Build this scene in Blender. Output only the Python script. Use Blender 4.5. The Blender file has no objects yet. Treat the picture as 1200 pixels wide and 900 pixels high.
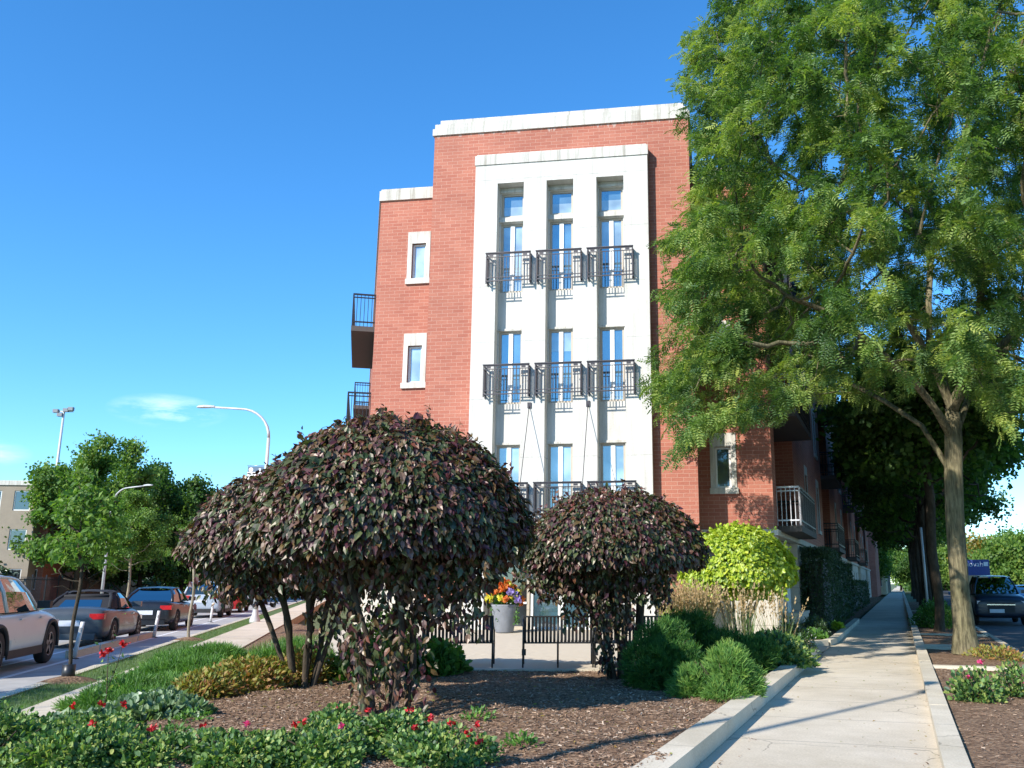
import bpy, bmesh, math, random
import numpy as np
from mathutils import Vector, Matrix
R = math.radians
random.seed(7)
rng = np.random.default_rng(11)
sc = bpy.context.scene
col = sc.collection

# ------------------------------------------------------------------ camera
CAMZ = 1.5
PITCH = math.atan(233 / 1052)
cam = bpy.data.cameras.new('camera')
cam.sensor_width = 36
cam.lens = 36 * 1052 / 1200
cam.shift_x = -80 / 1200
cam.clip_start = 0.05
cam.clip_end = 3000
camo = bpy.data.objects.new('camera', cam)
col.objects.link(camo)
camo.location = (0, 0, CAMZ)
camo.rotation_euler = (math.pi / 2 + PITCH, 0, 0)
sc.camera = camo

# ------------------------------------------------------------------ sky, sun, exposure
SUN_AZ = 42.0      # the light travels towards this heading (degrees right of +Y)
SUN_EL = 33.0
world = bpy.data.worlds.new('World')
sc.world = world
world.use_nodes = True
wn = world.node_tree
for n in list(wn.nodes):
    wn.nodes.remove(n)
wo = wn.nodes.new('ShaderNodeOutputWorld')
bg = wn.nodes.new('ShaderNodeBackground')
sky = wn.nodes.new('ShaderNodeTexSky')
sky.sky_type = 'NISHITA'
sky.sun_disc = False
sky.sun_elevation = R(SUN_EL)
sky.sun_rotation = R(180 + SUN_AZ)
sky.altitude = 180
sky.air_density = 1.0
sky.dust_density = 0.0
sky.ozone_density = 3.0
hs = wn.nodes.new('ShaderNodeHueSaturation')
hs.inputs['Saturation'].default_value = 1.14
hs.inputs['Value'].default_value = 1.25
wb = wn.nodes.new('ShaderNodeMix'); wb.data_type = 'RGBA'; wb.blend_type = 'MULTIPLY'; wb.inputs[0].default_value = 1
wb.inputs[7].default_value = (0.72, 0.93, 1.09, 1)
wn.links.new(sky.outputs[0], wb.inputs[6]); wn.links.new(wb.outputs[2], hs.inputs['Color'])
# thin wisps of cloud, at infinity
tc = wn.nodes.new('ShaderNodeTexCoord')
mp = wn.nodes.new('ShaderNodeMapping')
mp.inputs['Scale'].default_value = (5, 5, 22)
wn.links.new(tc.outputs['Generated'], mp.inputs[0])
nz = wn.nodes.new('ShaderNodeTexNoise')
nz.inputs['Scale'].default_value = 2.2
nz.inputs['Detail'].default_value = 7
nz.inputs['Roughness'].default_value = 0.62
wn.links.new(mp.outputs[0], nz.inputs['Vector'])
prev = None
for (dx, dy, dz, r, s) in ((-0.418, 0.895, 0.170, 0.058, 1.0), (-0.56, 0.82, 0.118, 0.05, 0.8), (-0.36, 0.93, 0.07, 0.09, 0.3)):
    v = Vector((dx, dy, dz)).normalized()
    sb = wn.nodes.new('ShaderNodeVectorMath'); sb.operation = 'SUBTRACT'
    wn.links.new(tc.outputs['Generated'], sb.inputs[0]); sb.inputs[1].default_value = v
    ml = wn.nodes.new('ShaderNodeVectorMath'); ml.operation = 'MULTIPLY'
    wn.links.new(sb.outputs[0], ml.inputs[0]); ml.inputs[1].default_value = (1, 1, 3.2)
    ln = wn.nodes.new('ShaderNodeVectorMath'); ln.operation = 'LENGTH'
    wn.links.new(ml.outputs[0], ln.inputs[0])
    mr = wn.nodes.new('ShaderNodeMapRange')
    mr.inputs[1].default_value = r; mr.inputs[2].default_value = r * 0.15
    mr.inputs[3].default_value = 0; mr.inputs[4].default_value = s
    wn.links.new(ln.outputs['Value'], mr.inputs[0])
    if prev is None:
        prev = mr.outputs[0]
    else:
        mx = wn.nodes.new('ShaderNodeMath'); mx.operation = 'MAXIMUM'
        wn.links.new(prev, mx.inputs[0]); wn.links.new(mr.outputs[0], mx.inputs[1]); prev = mx.outputs[0]
nr = wn.nodes.new('ShaderNodeMapRange')
nr.inputs[1].default_value = 0.42; nr.inputs[2].default_value = 0.75
nr.inputs[3].default_value = 0; nr.inputs[4].default_value = 0.75
wn.links.new(nz.outputs[0], nr.inputs[0])
cm = wn.nodes.new('ShaderNodeMath'); cm.operation = 'MULTIPLY'
wn.links.new(prev, cm.inputs[0]); wn.links.new(nr.outputs[0], cm.inputs[1])
cmix = wn.nodes.new('ShaderNodeMix'); cmix.data_type = 'RGBA'
wn.links.new(cm.outputs[0], cmix.inputs[0])
wn.links.new(hs.outputs[0], cmix.inputs[6])
cmix.inputs[7].default_value = (9.5, 9.8, 10.2, 1)
wn.links.new(cmix.outputs[2], bg.inputs[0])
bg.inputs[1].default_value = 0.113
wn.links.new(bg.outputs[0], wo.inputs[0])

sl = bpy.data.lights.new('sun', 'SUN')
sl.energy = 4.1
sl.angle = R(0.53)
sl.color = (1.0, 0.945, 0.86)
so = bpy.data.objects.new('sun', sl)
col.objects.link(so)
LD = Vector((math.cos(R(SUN_EL)) * math.sin(R(SUN_AZ)), math.cos(R(SUN_EL)) * math.cos(R(SUN_AZ)), -math.sin(R(SUN_EL))))
so.rotation_euler = LD.to_track_quat('-Z', 'Y').to_euler()

sc.view_settings.view_transform = 'Standard'
sc.view_settings.look = 'None'
sc.view_settings.gamma = 1
sc.view_settings.exposure = 0.88
sc.view_settings.use_curve_mapping = False
sc.render.engine = 'CYCLES'
sc.cycles.max_bounces = 7
sc.cycles.diffuse_bounces = 3
sc.cycles.glossy_bounces = 3
sc.cycles.transparent_max_bounces = 8

# ------------------------------------------------------------------ frames
def frame(o, az):
    g = (math.sin(R(az)), math.cos(R(az)))
    r = (math.cos(R(az)), -math.sin(R(az)))
    def f(off, along, z=None):
        x = o[0] + off * r[0] + along * g[0]; y = o[1] + off * r[1] + along * g[1]
        return (x, y) if z is None else (x, y, z)
    return f
RAZ, LAZ = 19.2, -13.6
RF = frame((0.96, 7.96), RAZ)      # right pavement: off 0 = its left edge
LF = frame((-8.16, 14.0), LAZ)     # left street: off 0 = its kerb

# ------------------------------------------------------------------ materials
MATS = {}
def new_mat(name):
    m = bpy.data.materials.new(name); m.use_nodes = True
    nt = m.node_tree
    for n in list(nt.nodes): nt.nodes.remove(n)
    out = nt.nodes.new('ShaderNodeOutputMaterial')
    return m, nt, out
def lk(nt, a, b): nt.links.new(a, b)
def noise(nt, vec, scale, detail=4, rough=0.55):
    n = nt.nodes.new('ShaderNodeTexNoise')
    n.inputs['Scale'].default_value = scale; n.inputs['Detail'].default_value = detail; n.inputs['Roughness'].default_value = rough
    if vec is not None: lk(nt, vec, n.inputs['Vector'])
    return n.outputs[0]
def ramp(nt, fac, stops):
    r = nt.nodes.new('ShaderNodeValToRGB')
    e = r.color_ramp.elements
    while len(e) < len(stops): e.new(0.5)
    for i, (p, c) in enumerate(stops):
        e[i].position = p; e[i].color = (c[0], c[1], c[2], 1)
    lk(nt, fac, r.inputs[0]); return r.outputs[0]
def mixc(nt, fac, a, b, mode='MIX'):
    m = nt.nodes.new('ShaderNodeMix'); m.data_type = 'RGBA'; m.blend_type = mode
    for v, i in ((fac, 0), (a, 6), (b, 7)):
        if hasattr(v, 'is_linked') or isinstance(v, bpy.types.NodeSocket): lk(nt, v, m.inputs[i])
        elif i == 0: m.inputs[0].default_value = v
        else: m.inputs[i].default_value = (v[0], v[1], v[2], 1)
    return m.outputs[2]
def mathn(nt, op, a, b=0.0):
    m = nt.nodes.new('ShaderNodeMath'); m.operation = op
    for v, i in ((a, 0), (b, 1)):
        if isinstance(v, bpy.types.NodeSocket): lk(nt, v, m.inputs[i])
        else: m.inputs[i].default_value = v
    return m.outputs[0]
def coord(nt, kind='Object', scale=(1, 1, 1)):
    t = nt.nodes.new('ShaderNodeTexCoord'); m = nt.nodes.new('ShaderNodeMapping')
    m.inputs['Scale'].default_value = scale
    lk(nt, t.outputs[kind], m.inputs[0]); return m.outputs[0]
def bsdf(nt, out, color=None, rough=0.8, metal=0.0, spec=0.5, bump=None, bstr=0.3, bdist=0.01, coat=0.0):
    b = nt.nodes.new('ShaderNodeBsdfPrincipled')
    if isinstance(color, bpy.types.NodeSocket): lk(nt, color, b.inputs['Base Color'])
    elif color: b.inputs['Base Color'].default_value = (*color, 1)
    if isinstance(rough, bpy.types.NodeSocket): lk(nt, rough, b.inputs['Roughness'])
    else: b.inputs['Roughness'].default_value = rough
    b.inputs['Metallic'].default_value = metal
    b.inputs['Specular IOR Level'].default_value = spec
    b.inputs['Coat Weight'].default_value = coat
    if bump is not None:
        bp = nt.nodes.new('ShaderNodeBump'); bp.inputs['Strength'].default_value = bstr; bp.inputs['Distance'].default_value = bdist
        lk(nt, bump, bp.inputs['Height']); lk(nt, bp.outputs[0], b.inputs['Normal'])
    lk(nt, b.outputs[0], out.inputs[0]); return b
def mat_plain(name, c, rough=0.6, metal=0.0, spec=0.5, var=0.12, scale=6.0, bump=0.0, coat=0.0, kind='Object', stretch=(1, 1, 1)):
    m, nt, out = new_mat(name)
    v = coord(nt, kind, stretch)
    n = noise(nt, v, scale, 5, 0.6)
    cc = ramp(nt, n, [(0.3, [x * (1 - var) for x in c]), (0.7, [min(1, x * (1 + var)) for x in c])])
    rr = mathn(nt, 'ADD', mathn(nt, 'MULTIPLY', n, 0.15), rough - 0.07)
    bsdf(nt, out, cc, rr, metal, spec, n if bump else None, bump, 0.01, coat)
    MATS[name] = m; return m
def mat_leaf(name, stops, trans=0.35, rough=0.45, gloss=0.12, nscale=1.2, nmix=0.45, tcol=1.5):
    """stops: ramp over a per-leaf random value shifted by a slow noise"""
    m, nt, out = new_mat(name)
    a = nt.nodes.new('ShaderNodeAttribute'); a.attribute_name = 'rnd'
    v = coord(nt, 'Object')
    n = noise(nt, v, nscale, 3)
    f = mathn(nt, 'ADD', mathn(nt, 'MULTIPLY', a.outputs['Fac'], 1 - nmix), mathn(nt, 'MULTIPLY', n, nmix))
    c = ramp(nt, f, stops)
    d = nt.nodes.new('ShaderNodeBsdfDiffuse'); lk(nt, c, d.inputs[0])
    t = nt.nodes.new('ShaderNodeBsdfTranslucent')
    tm = mixc(nt, 1.0, c, (tcol * 1.0, tcol * 1.15, tcol * 0.5), 'MULTIPLY'); lk(nt, tm, t.inputs[0])
    s1 = nt.nodes.new('ShaderNodeMixShader'); s1.inputs[0].default_value = trans
    lk(nt, d.outputs[0], s1.inputs[1]); lk(nt, t.outputs[0], s1.inputs[2])
    g = nt.nodes.new('ShaderNodeBsdfGlossy'); g.inputs[0].default_value = (0.9, 0.95, 1, 1); g.inputs['Roughness'].default_value = rough
    s2 = nt.nodes.new('ShaderNodeMixShader'); s2.inputs[0].default_value = gloss
    lk(nt, s1.outputs[0], s2.inputs[1]); lk(nt, g.outputs[0], s2.inputs[2])
    lk(nt, s2.outputs[0], out.inputs[0]); MATS[name] = m; return m
def mat_brick(name, c1, c2, mortar, w=0.3, h=0.1):
    m, nt, out = new_mat(name)
    v = coord(nt, 'UV')
    br = nt.nodes.new('ShaderNodeTexBrick')
    lk(nt, v, br.inputs['Vector'])
    br.inputs['Scale'].default_value = 1; br.inputs['Brick Width'].default_value = w; br.inputs['Row Height'].default_value = h
    br.inputs['Mortar Size'].default_value = 0.006; br.inputs['Mortar Smooth'].default_value = 0.3; br.inputs['Bias'].default_value = -0.1
    br.inputs['Color1'].default_value = (*c1, 1); br.inputs['Color2'].default_value = (*c2, 1); br.inputs['Mortar'].default_value = (*mortar, 1)
    n = noise(nt, v, 0.6, 4, 0.6)
    c = mixc(nt, 1.0, br.outputs[0], ramp(nt, n, [(0.3, (0.86, 0.84, 0.84)), (0.7, (1.1, 1.08, 1.06))]), 'MULTIPLY')
    sx_ = nt.nodes.new('ShaderNodeSeparateXYZ'); lk(nt, v, sx_.inputs[0])
    ef = mathn(nt, 'SUBTRACT', 1.0, mathn(nt, 'MULTIPLY', mathn(nt, 'ABSOLUTE', mathn(nt, 'SUBTRACT', sx_.outputs[1], 14.0)), 1.7))
    mv = nt.nodes.new('ShaderNodeMapping'); mv.inputs['Scale'].default_value = (5, .7, 1); lk(nt, v, mv.inputs[0])
    ef = mathn(nt, 'MULTIPLY', mathn(nt, 'MAXIMUM', ef, 0.0), mathn(nt, 'GREATER_THAN', mathn(nt, 'MULTIPLY', noise(nt, mv.outputs[0], 1.0, 6, .8), mathn(nt, 'MAXIMUM', ef, 0.0)), 0.52))
    c = mixc(nt, mathn(nt, 'MULTIPLY', ef, .7), c, (.5, .4, .35))
    n2 = noise(nt, v, 30, 3)
    c = mixc(nt, 1.0, c, ramp(nt, n2, [(0.3, (0.9, 0.9, 0.9)), (0.7, (1.08, 1.08, 1.08))]), 'MULTIPLY')
    hgt = mathn(nt, 'SUBTRACT', mathn(nt, 'MULTIPLY', n2, 0.15), br.outputs['Fac'])
    bsdf(nt, out, c, 0.85, 0, 0.3, hgt, 0.5, 0.006)
    MATS[name] = m; return m
def mat_concrete(name, c, jx=0, jy=1.5, var=0.1, joint=0.012, kind='UV', spots=True, streak=0):
    m, nt, out = new_mat(name)
    v = coord(nt, kind)
    n = noise(nt, v, 0.9, 6, 0.65)
    n2 = noise(nt, v, 45, 4, 0.7)
    cc = ramp(nt, n, [(0.3, [x * (1 - var) for x in c]), (0.7, [x * (1 + var) for x in c])])
    cc = mixc(nt, 1.0, cc, ramp(nt, n2, [(0.3, (0.82, 0.81, 0.8)), (0.7, (1.12, 1.12, 1.12))]), 'MULTIPLY')
    h = n2
    sp = nt.nodes.new('ShaderNodeSeparateXYZ'); lk(nt, v, sp.inputs[0])
    fac = None
    for ax, j in ((0, jx), (1, jy)):
        if j:
            t = mathn(nt, 'PINGPONG', sp.outputs[ax], j / 2)
            wv = mathn(nt, 'ADD', joint, mathn(nt, 'MULTIPLY', n2, joint * 0.8))
            f = mathn(nt, 'LESS_THAN', t, wv)
            fac = f if fac is None else mathn(nt, 'MAXIMUM', fac, f)
    if spots:
        vo = nt.nodes.new('ShaderNodeTexVoronoi'); vo.inputs['Scale'].default_value = 3.3; lk(nt, v, vo.inputs['Vector'])
        sf = mathn(nt, 'LESS_THAN', vo.outputs['Distance'], 0.045)
        cc = mixc(nt, mathn(nt, 'MULTIPLY', sf, 0.4), cc, [x * 0.45 for x in c])
    if spots:
        wv_ = nt.nodes.new('ShaderNodeMix'); wv_.data_type = 'VECTOR'; wv_.inputs[0].default_value = .25
        nn_ = nt.nodes.new('ShaderNodeTexNoise'); nn_.inputs['Scale'].default_value = 2.5; nn_.inputs['Detail'].default_value = 6; lk(nt, v, nn_.inputs['Vector'])
        lk(nt, v, wv_.inputs[4]); lk(nt, nn_.outputs[1], wv_.inputs[5])
        vc = nt.nodes.new('ShaderNodeTexVoronoi'); vc.feature = 'DISTANCE_TO_EDGE'; vc.inputs['Scale'].default_value = .55; lk(nt, wv_.outputs[1], vc.inputs['Vector'])
        ck = mathn(nt, 'MULTIPLY', mathn(nt, 'LESS_THAN', vc.outputs[0], 0.0035), mathn(nt, 'GREATER_THAN', noise(nt, v, .5, 2), .47))
        cc = mixc(nt, mathn(nt, 'MULTIPLY', ck, .6), cc, [x * .35 for x in c])
    # broad, faint staining
    st = noise(nt, v, 0.35, 5, 0.7)
    cc = mixc(nt, 1.0, cc, ramp(nt, st, [(0.35, (0.8, 0.78, 0.73) if spots else (.93, .92, .9)), (0.6, (1.03, 1.03, 1.03))]), 'MULTIPLY')
    if streak:
        ms_ = nt.nodes.new('ShaderNodeMapping'); ms_.inputs['Scale'].default_value = (7, .45, 7); lk(nt, v, ms_.inputs[0])
        cc = mixc(nt, 1.0, cc, ramp(nt, noise(nt, ms_.outputs[0], 1.0, 6, .7), [(0.32, (1 - streak * 1.6, 1 - streak * 1.7, 1 - streak * 1.9)), (0.55, (1, 1, 1))]), 'MULTIPLY')
    if fac is not None:
        cc = mixc(nt, mathn(nt, 'MULTIPLY', fac, 0.55), cc, [x * 0.3 for x in c])
        h = mathn(nt, 'SUBTRACT', mathn(nt, 'MULTIPLY', n2, 0.4), fac)
    bsdf(nt, out, cc, 0.88, 0, 0.3, h, 0.35, 0.006)
    MATS[name] = m; return m
def mat_glass(name, tint, refl=0.3, rough=0.03, inner=0.4):
    m, nt, out = new_mat(name)
    v = coord(nt, 'Object')
    n = noise(nt, v, 1.3, 2)
    c = ramp(nt, n, [(0.35, [x * (1 - inner) for x in tint]), (0.65, [x * (1 + inner) for x in tint])])
    b = nt.nodes.new('ShaderNodeBsdfPrincipled'); lk(nt, c, b.inputs['Base Color']); b.inputs['Roughness'].default_value = 0.3
    g = nt.nodes.new('ShaderNodeBsdfGlossy'); g.inputs[0].default_value = (0.85, 0.95, 1, 1); g.inputs['Roughness'].default_value = rough
    fr = nt.nodes.new('ShaderNodeFresnel'); fr.inputs[0].default_value = 1.6
    f = mathn(nt, 'ADD', fr.outputs[0], refl)
    s = nt.nodes.new('ShaderNodeMixShader'); lk(nt, f, s.inputs[0]); lk(nt, b.outputs[0], s.inputs[1]); lk(nt, g.outputs[0], s.inputs[2])
    lk(nt, s.outputs[0], out.inputs[0]); MATS[name] = m; return m
def mat_rnd(name, stops, rough=0.8, spec=0.3):
    m, nt, out = new_mat(name)
    a = nt.nodes.new('ShaderNodeAttribute'); a.attribute_name = 'rnd'
    bsdf(nt, out, ramp(nt, a.outputs['Fac'], stops), rough, 0, spec)
    MATS[name] = m; return m

mat_brick('brick', (0.41, 0.158, 0.107), (0.35, 0.118, 0.08), (0.48, 0.28, 0.21))
mat_brick('brick_far', (0.36, 0.12, 0.07), (0.29, 0.09, 0.055), (0.4, 0.25, 0.19))
mat_concrete('panel_white', (0.61, 0.6, 0.565), 0, 1.55, 0.03, 0.004, spots=False, streak=0.12)
mat_concrete('cap_white', (0.6, 0.585, 0.54), 1.8, 0, 0.10, 0.005, spots=False, streak=0.25)
mat_concrete('limestone', (0.55, 0.5, 0.42), 0.9, 0.45, 0.05, 0.006, spots=False)
mat_concrete('sidewalk', (0.63, 0.55, 0.43), 0, 1.6, 0.07, 0.009)
mat_concrete('kerb', (0.62, 0.55, 0.43), 0, 2.4, 0.1, 0.006)
mat_concrete('plaza_mat', (0.6, 0.52, 0.41), 0, 0, 0.06, 0.008)
mat_plain('asphalt_shaded', (0.055, 0.056, 0.06), 0.9, var=0.25, scale=3, bump=0.4)  # dark tone holds the shade over the right-hand road
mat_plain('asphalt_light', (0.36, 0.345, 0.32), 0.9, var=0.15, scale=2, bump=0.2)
mat_plain('ground_mat', (0.09, 0.12, 0.04), 0.95, var=0.4, scale=0.7)
mat_plain('lawn_mat', (0.07, 0.12, 0.025), 0.95, var=0.4, scale=5, bump=0.5)
mat_plain('white_paint', (0.7, 0.7, 0.68), 0.6, var=0.1, scale=20)
mat_plain('frame_white', (0.75, 0.74, 0.7), 0.5, var=0.04)
mat_plain('frame_beige', (0.42, 0.36, 0.28), 0.5, var=0.06)
mat_plain('rail_metal', (0.05, 0.045, 0.05), 0.45, metal=0.4, var=0.15)
mat_plain('rail_lit', (0.55, 0.53, 0.55), 0.4, metal=0.5, var=0.1)  # sunlit copy of rail_metal, sunlight painted into the colour
mat_plain('black_metal', (0.018, 0.018, 0.02), 0.4, var=0.15)
mat_plain('lamp_metal', (0.5, 0.5, 0.49), 0.5, metal=0.15, var=0.08)
mat_plain('steel', (0.35, 0.36, 0.37), 0.35, metal=0.8, var=0.08)
mat_plain('planter_grey', (0.2, 0.21, 0.23), 0.7, var=0.15, bump=0.1)
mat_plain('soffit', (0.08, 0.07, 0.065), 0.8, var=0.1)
mat_plain('tar', (0.06, 0.055, 0.05), 0.9, var=0.2)
mat_plain('rubber', (0.02, 0.02, 0.02), 0.8, var=0.2)
mat_plain('stucco', (0.27, 0.225, 0.17), 0.9, var=0.08, scale=2)  # render colour darkened to carry the shade on the tan building
mat_plain('cream', (0.62, 0.52, 0.33), 0.9, var=0.08, scale=2)
mat_glass('glass', (0.05, 0.12, 0.16), 0.22)
mat_glass('glass_dark', (0.012, 0.016, 0.018), 0.06)
mat_glass('glass_curtain', (0.26, 0.36, 0.41), 0.14)
mat_glass('car_glass', (0.012, 0.03, 0.036), 0.0)
MATS['car_glass'].node_tree.nodes['Glossy BSDF'].inputs[0].default_value = (.45, .5, .5, 1)
mat_plain('curtain', (0.6, 0.62, 0.64), 0.8, var=0.1, scale=9, stretch=(6, 6, 0.2))
# bark
def mat_bark(name, c1, c2, sx=14, sz=2.2):
    m, nt, out = new_mat(name)
    v = coord(nt, 'Object', (sx, sx, sz)); n = noise(nt, v, 1.0, 7, 0.7)
    n2 = noise(nt, coord(nt, 'Object'), 1.1, 4, 0.6)
    c = ramp(nt, n, [(0.3, c1), (0.65, c2)])
    c = mixc(nt, 1.0, c, ramp(nt, n2, [(0.35, (0.7, 0.72, 0.6)), (0.65, (1.15, 1.12, 1.05))]), 'MULTIPLY')
    bsdf(nt, out, c, 0.95, 0, 0.15, n, 1.0, 0.03); MATS[name] = m
mat_bark('bark', (0.04, 0.034, 0.025), (0.27, 0.235, 0.15), 20, 2.2)
mat_bark('bark_dark', (0.035, 0.026, 0.02), (0.10, 0.08, 0.065), 9, 3)
mat_bark('bark_pale', (0.22, 0.18, 0.14), (0.42, 0.36, 0.29), 20, 6)
# mulch
m, nt, out = new_mat('mulch'); v = coord(nt, 'Object')
vo = nt.nodes.new('ShaderNodeTexVoronoi'); vo.inputs['Scale'].default_value = 26
nd = noise(nt, v, 8, 4); 
mpp = nt.nodes.new('ShaderNodeMapping'); mpp.inputs['Scale'].default_value = (1, 2.2, 1); mpp.inputs['Rotation'].default_value = (0, 0, 0.6)
lk(nt, v, mpp.inputs[0]); lk(nt, mpp.outputs[0], vo.inputs['Vector'])
c = ramp(nt, vo.outputs['Color'], [(0.15, (0.11, 0.068, 0.045)), (0.55, (0.235, 0.15, 0.10)), (0.9, (0.37, 0.26, 0.18))])
c = mixc(nt, 1.0, c, ramp(nt, nd, [(0.3, (0.72, 0.69, 0.64)), (0.7, (1.15, 1.12, 1.02))]), 'MULTIPLY')
bsdf(nt, out, c, 0.95, 0, 0.15, vo.outputs['Distance'], 0.9, 0.02); MATS['mulch'] = m
mat_rnd('chips', [(0.0, (0.11, 0.065, 0.042)), (0.5, (0.235, 0.15, 0.10)), (0.85, (0.36, 0.25, 0.17)), (1.0, (0.52, 0.41, 0.31))], 0.9, 0.15)
# foliage
mat_leaf('locust_leaf', [(0.2, (0.023, 0.058, 0.014)), (0.38, (0.062, 0.128, 0.028)), (0.54, (0.165, 0.255, 0.052)), (0.86, (0.46, 0.47, 0.10))], 0.38, 0.6, 0.03, 0.8, 0.45)
mat_leaf('street_leaf', [(0.2, (0.025, 0.065, 0.012)), (0.6, (0.065, 0.14, 0.022)), (0.9, (0.14, 0.21, 0.035))], 0.38, 0.6, 0.02, 0.5, 0.4)
mat_leaf('maple_leaf', [(0.2, (0.06, 0.13, 0.02)), (0.6, (0.13, 0.235, 0.035)), (0.9, (0.26, 0.33, 0.05))], 0.4, 0.6, 0.025, 0.5, 0.4)
mat_leaf('autumn_leaf', [(0.2, (0.14, 0.17, 0.03)), (0.6, (0.28, 0.2, 0.03)), (0.9, (0.4, 0.18, 0.03))], 0.35, 0.45, 0.04, 0.4, 0.5)
mat_leaf('purple_leaf', [(0.15, (0.012, 0.022, 0.008)), (0.28, (0.036, 0.06, 0.018)), (0.4, (0.10, 0.12, 0.045)), (0.48, (0.03, 0.014, 0.016)), (0.58, (0.08, 0.02, 0.028)), (0.68, (0.15, 0.085, 0.065)), (0.8, (0.12, 0.08, 0.025)), (0.93, (0.2, 0.028, 0.034))], 0.22, 0.42, 0.045, 2.4, 0.3, 1.3)
MATS['purple_leaf'].node_tree.nodes['Glossy BSDF'].inputs[0].default_value = (1, .9, .85, 1)
mat_leaf('chartreuse_leaf', [(0.2, (0.2, 0.3, 0.02)), (0.55, (0.36, 0.46, 0.025)), (0.9, (0.55, 0.58, 0.05))], 0.3, 0.5, 0.05, 3, 0.3, 1.2)
mat_leaf('rose_leaf', [(0.2, (0.02, 0.055, 0.014)), (0.43, (0.062, 0.145, 0.03)), (0.6, (0.17, 0.29, 0.065)), (0.88, (0.42, 0.42, 0.12))], 0.3, 0.55, 0.035, 2.5, 0.4)
mat_leaf('ground_leaf', [(0.2, (0.05, 0.12, 0.02)), (0.6, (0.10, 0.23, 0.035)), (0.9, (0.2, 0.34, 0.055))], 0.3, 0.55, 0.03, 2.0, 0.4)
mat_leaf('bronze_leaf', [(0.2, (0.10, 0.14, 0.025)), (0.45, (0.27, 0.27, 0.045)), (0.7, (0.34, 0.16, 0.05)), (0.92, (0.26, 0.06, 0.05))], 0.3, 0.6, 0.03, 2.5, 0.5)
mat_leaf('silver_leaf', [(0.2, (0.05, 0.10, 0.04)), (0.6, (0.15, 0.24, 0.10)), (0.9, (0.33, 0.40, 0.22))], 0.25, 0.5, 0.06, 3, 0.3)
mat_leaf('pine_needle', [(0.2, (0.022, 0.08, 0.016)), (0.6, (0.05, 0.15, 0.025)), (0.92, (0.15, 0.25, 0.045))], 0.25, 0.6, 0.02, 4, 0.4)
mat_leaf('pine_tip', [(0.2, (0.06, 0.15, 0.03)), (0.6, (0.14, 0.28, 0.055)), (0.92, (0.32, 0.42, 0.09))], 0.25, 0.6, 0.02, 4, 0.4)
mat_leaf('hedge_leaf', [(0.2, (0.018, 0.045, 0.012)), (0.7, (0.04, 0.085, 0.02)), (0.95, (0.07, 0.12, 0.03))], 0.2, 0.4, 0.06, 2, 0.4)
mat_leaf('grass_blade', [(0.2, (0.05, 0.1, 0.015)), (0.6, (0.11, 0.2, 0.03)), (0.9, (0.25, 0.27, 0.07))], 0.3, 0.5, 0.05, 1.5, 0.5)
mat_leaf('straw', [(0.2, (0.3, 0.2, 0.09)), (0.6, (0.48, 0.34, 0.18)), (0.9, (0.6, 0.45, 0.26))], 0.3, 0.6, 0.03, 3, 0.3)
mat_leaf('red_petal', [(0.2, (0.3, 0.01, 0.012)), (0.6, (0.55, 0.015, 0.02)), (0.9, (0.7, 0.04, 0.05))], 0.3, 0.5, 0.03, 3, 0.2)
mat_leaf('pink_petal', [(0.2, (0.5, 0.03, 0.13)), (0.6, (0.7, 0.06, 0.22)), (0.9, (0.8, 0.2, 0.35))], 0.3, 0.5, 0.03, 3, 0.2)
mat_leaf('orange_petal', [(0.2, (0.5, 0.09, 0.02)), (0.55, (0.7, 0.2, 0.03)), (0.9, (0.75, 0.3, 0.12))], 0.3, 0.5, 0.03, 3, 0.2)
mat_leaf('yellow_petal', [(0.2, (0.5, 0.42, 0.02)), (0.6, (0.75, 0.65, 0.04)), (0.9, (0.8, 0.75, 0.2))], 0.3, 0.5, 0.03, 3, 0.2)
mat_leaf('violet_petal', [(0.2, (0.3, 0.2, 0.6)), (0.9, (0.5, 0.42, 0.75))], 0.3, 0.5, 0.03, 3, 0.2)

# ------------------------------------------------------------------ objects and tags
def tag(o, label=None, cat=None, group=None, kind=None):
    if label: o['label'] = label
    if cat: o['category'] = cat
    if group: o['group'] = group
    if kind: o['kind'] = kind
    return o
def empty(name, loc, rz=0.0):
    o = bpy.data.objects.new(name, None); col.objects.link(o)
    o.location = loc; o.rotation_euler = (0, 0, rz); o.empty_display_size = 0.3
    return o
def link(me, name, parent=None, kind=None):
    o = bpy.data.objects.new(name, me); col.objects.link(o)
    if parent is not None: o.parent = parent
    if kind: o['kind'] = kind
    return o
def copy_tree(o, parent=None):
    c = o.copy(); col.objects.link(c)
    if parent is not None: c.parent = parent
    for ch in list(o.children): copy_tree(ch, c)
    return c

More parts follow.
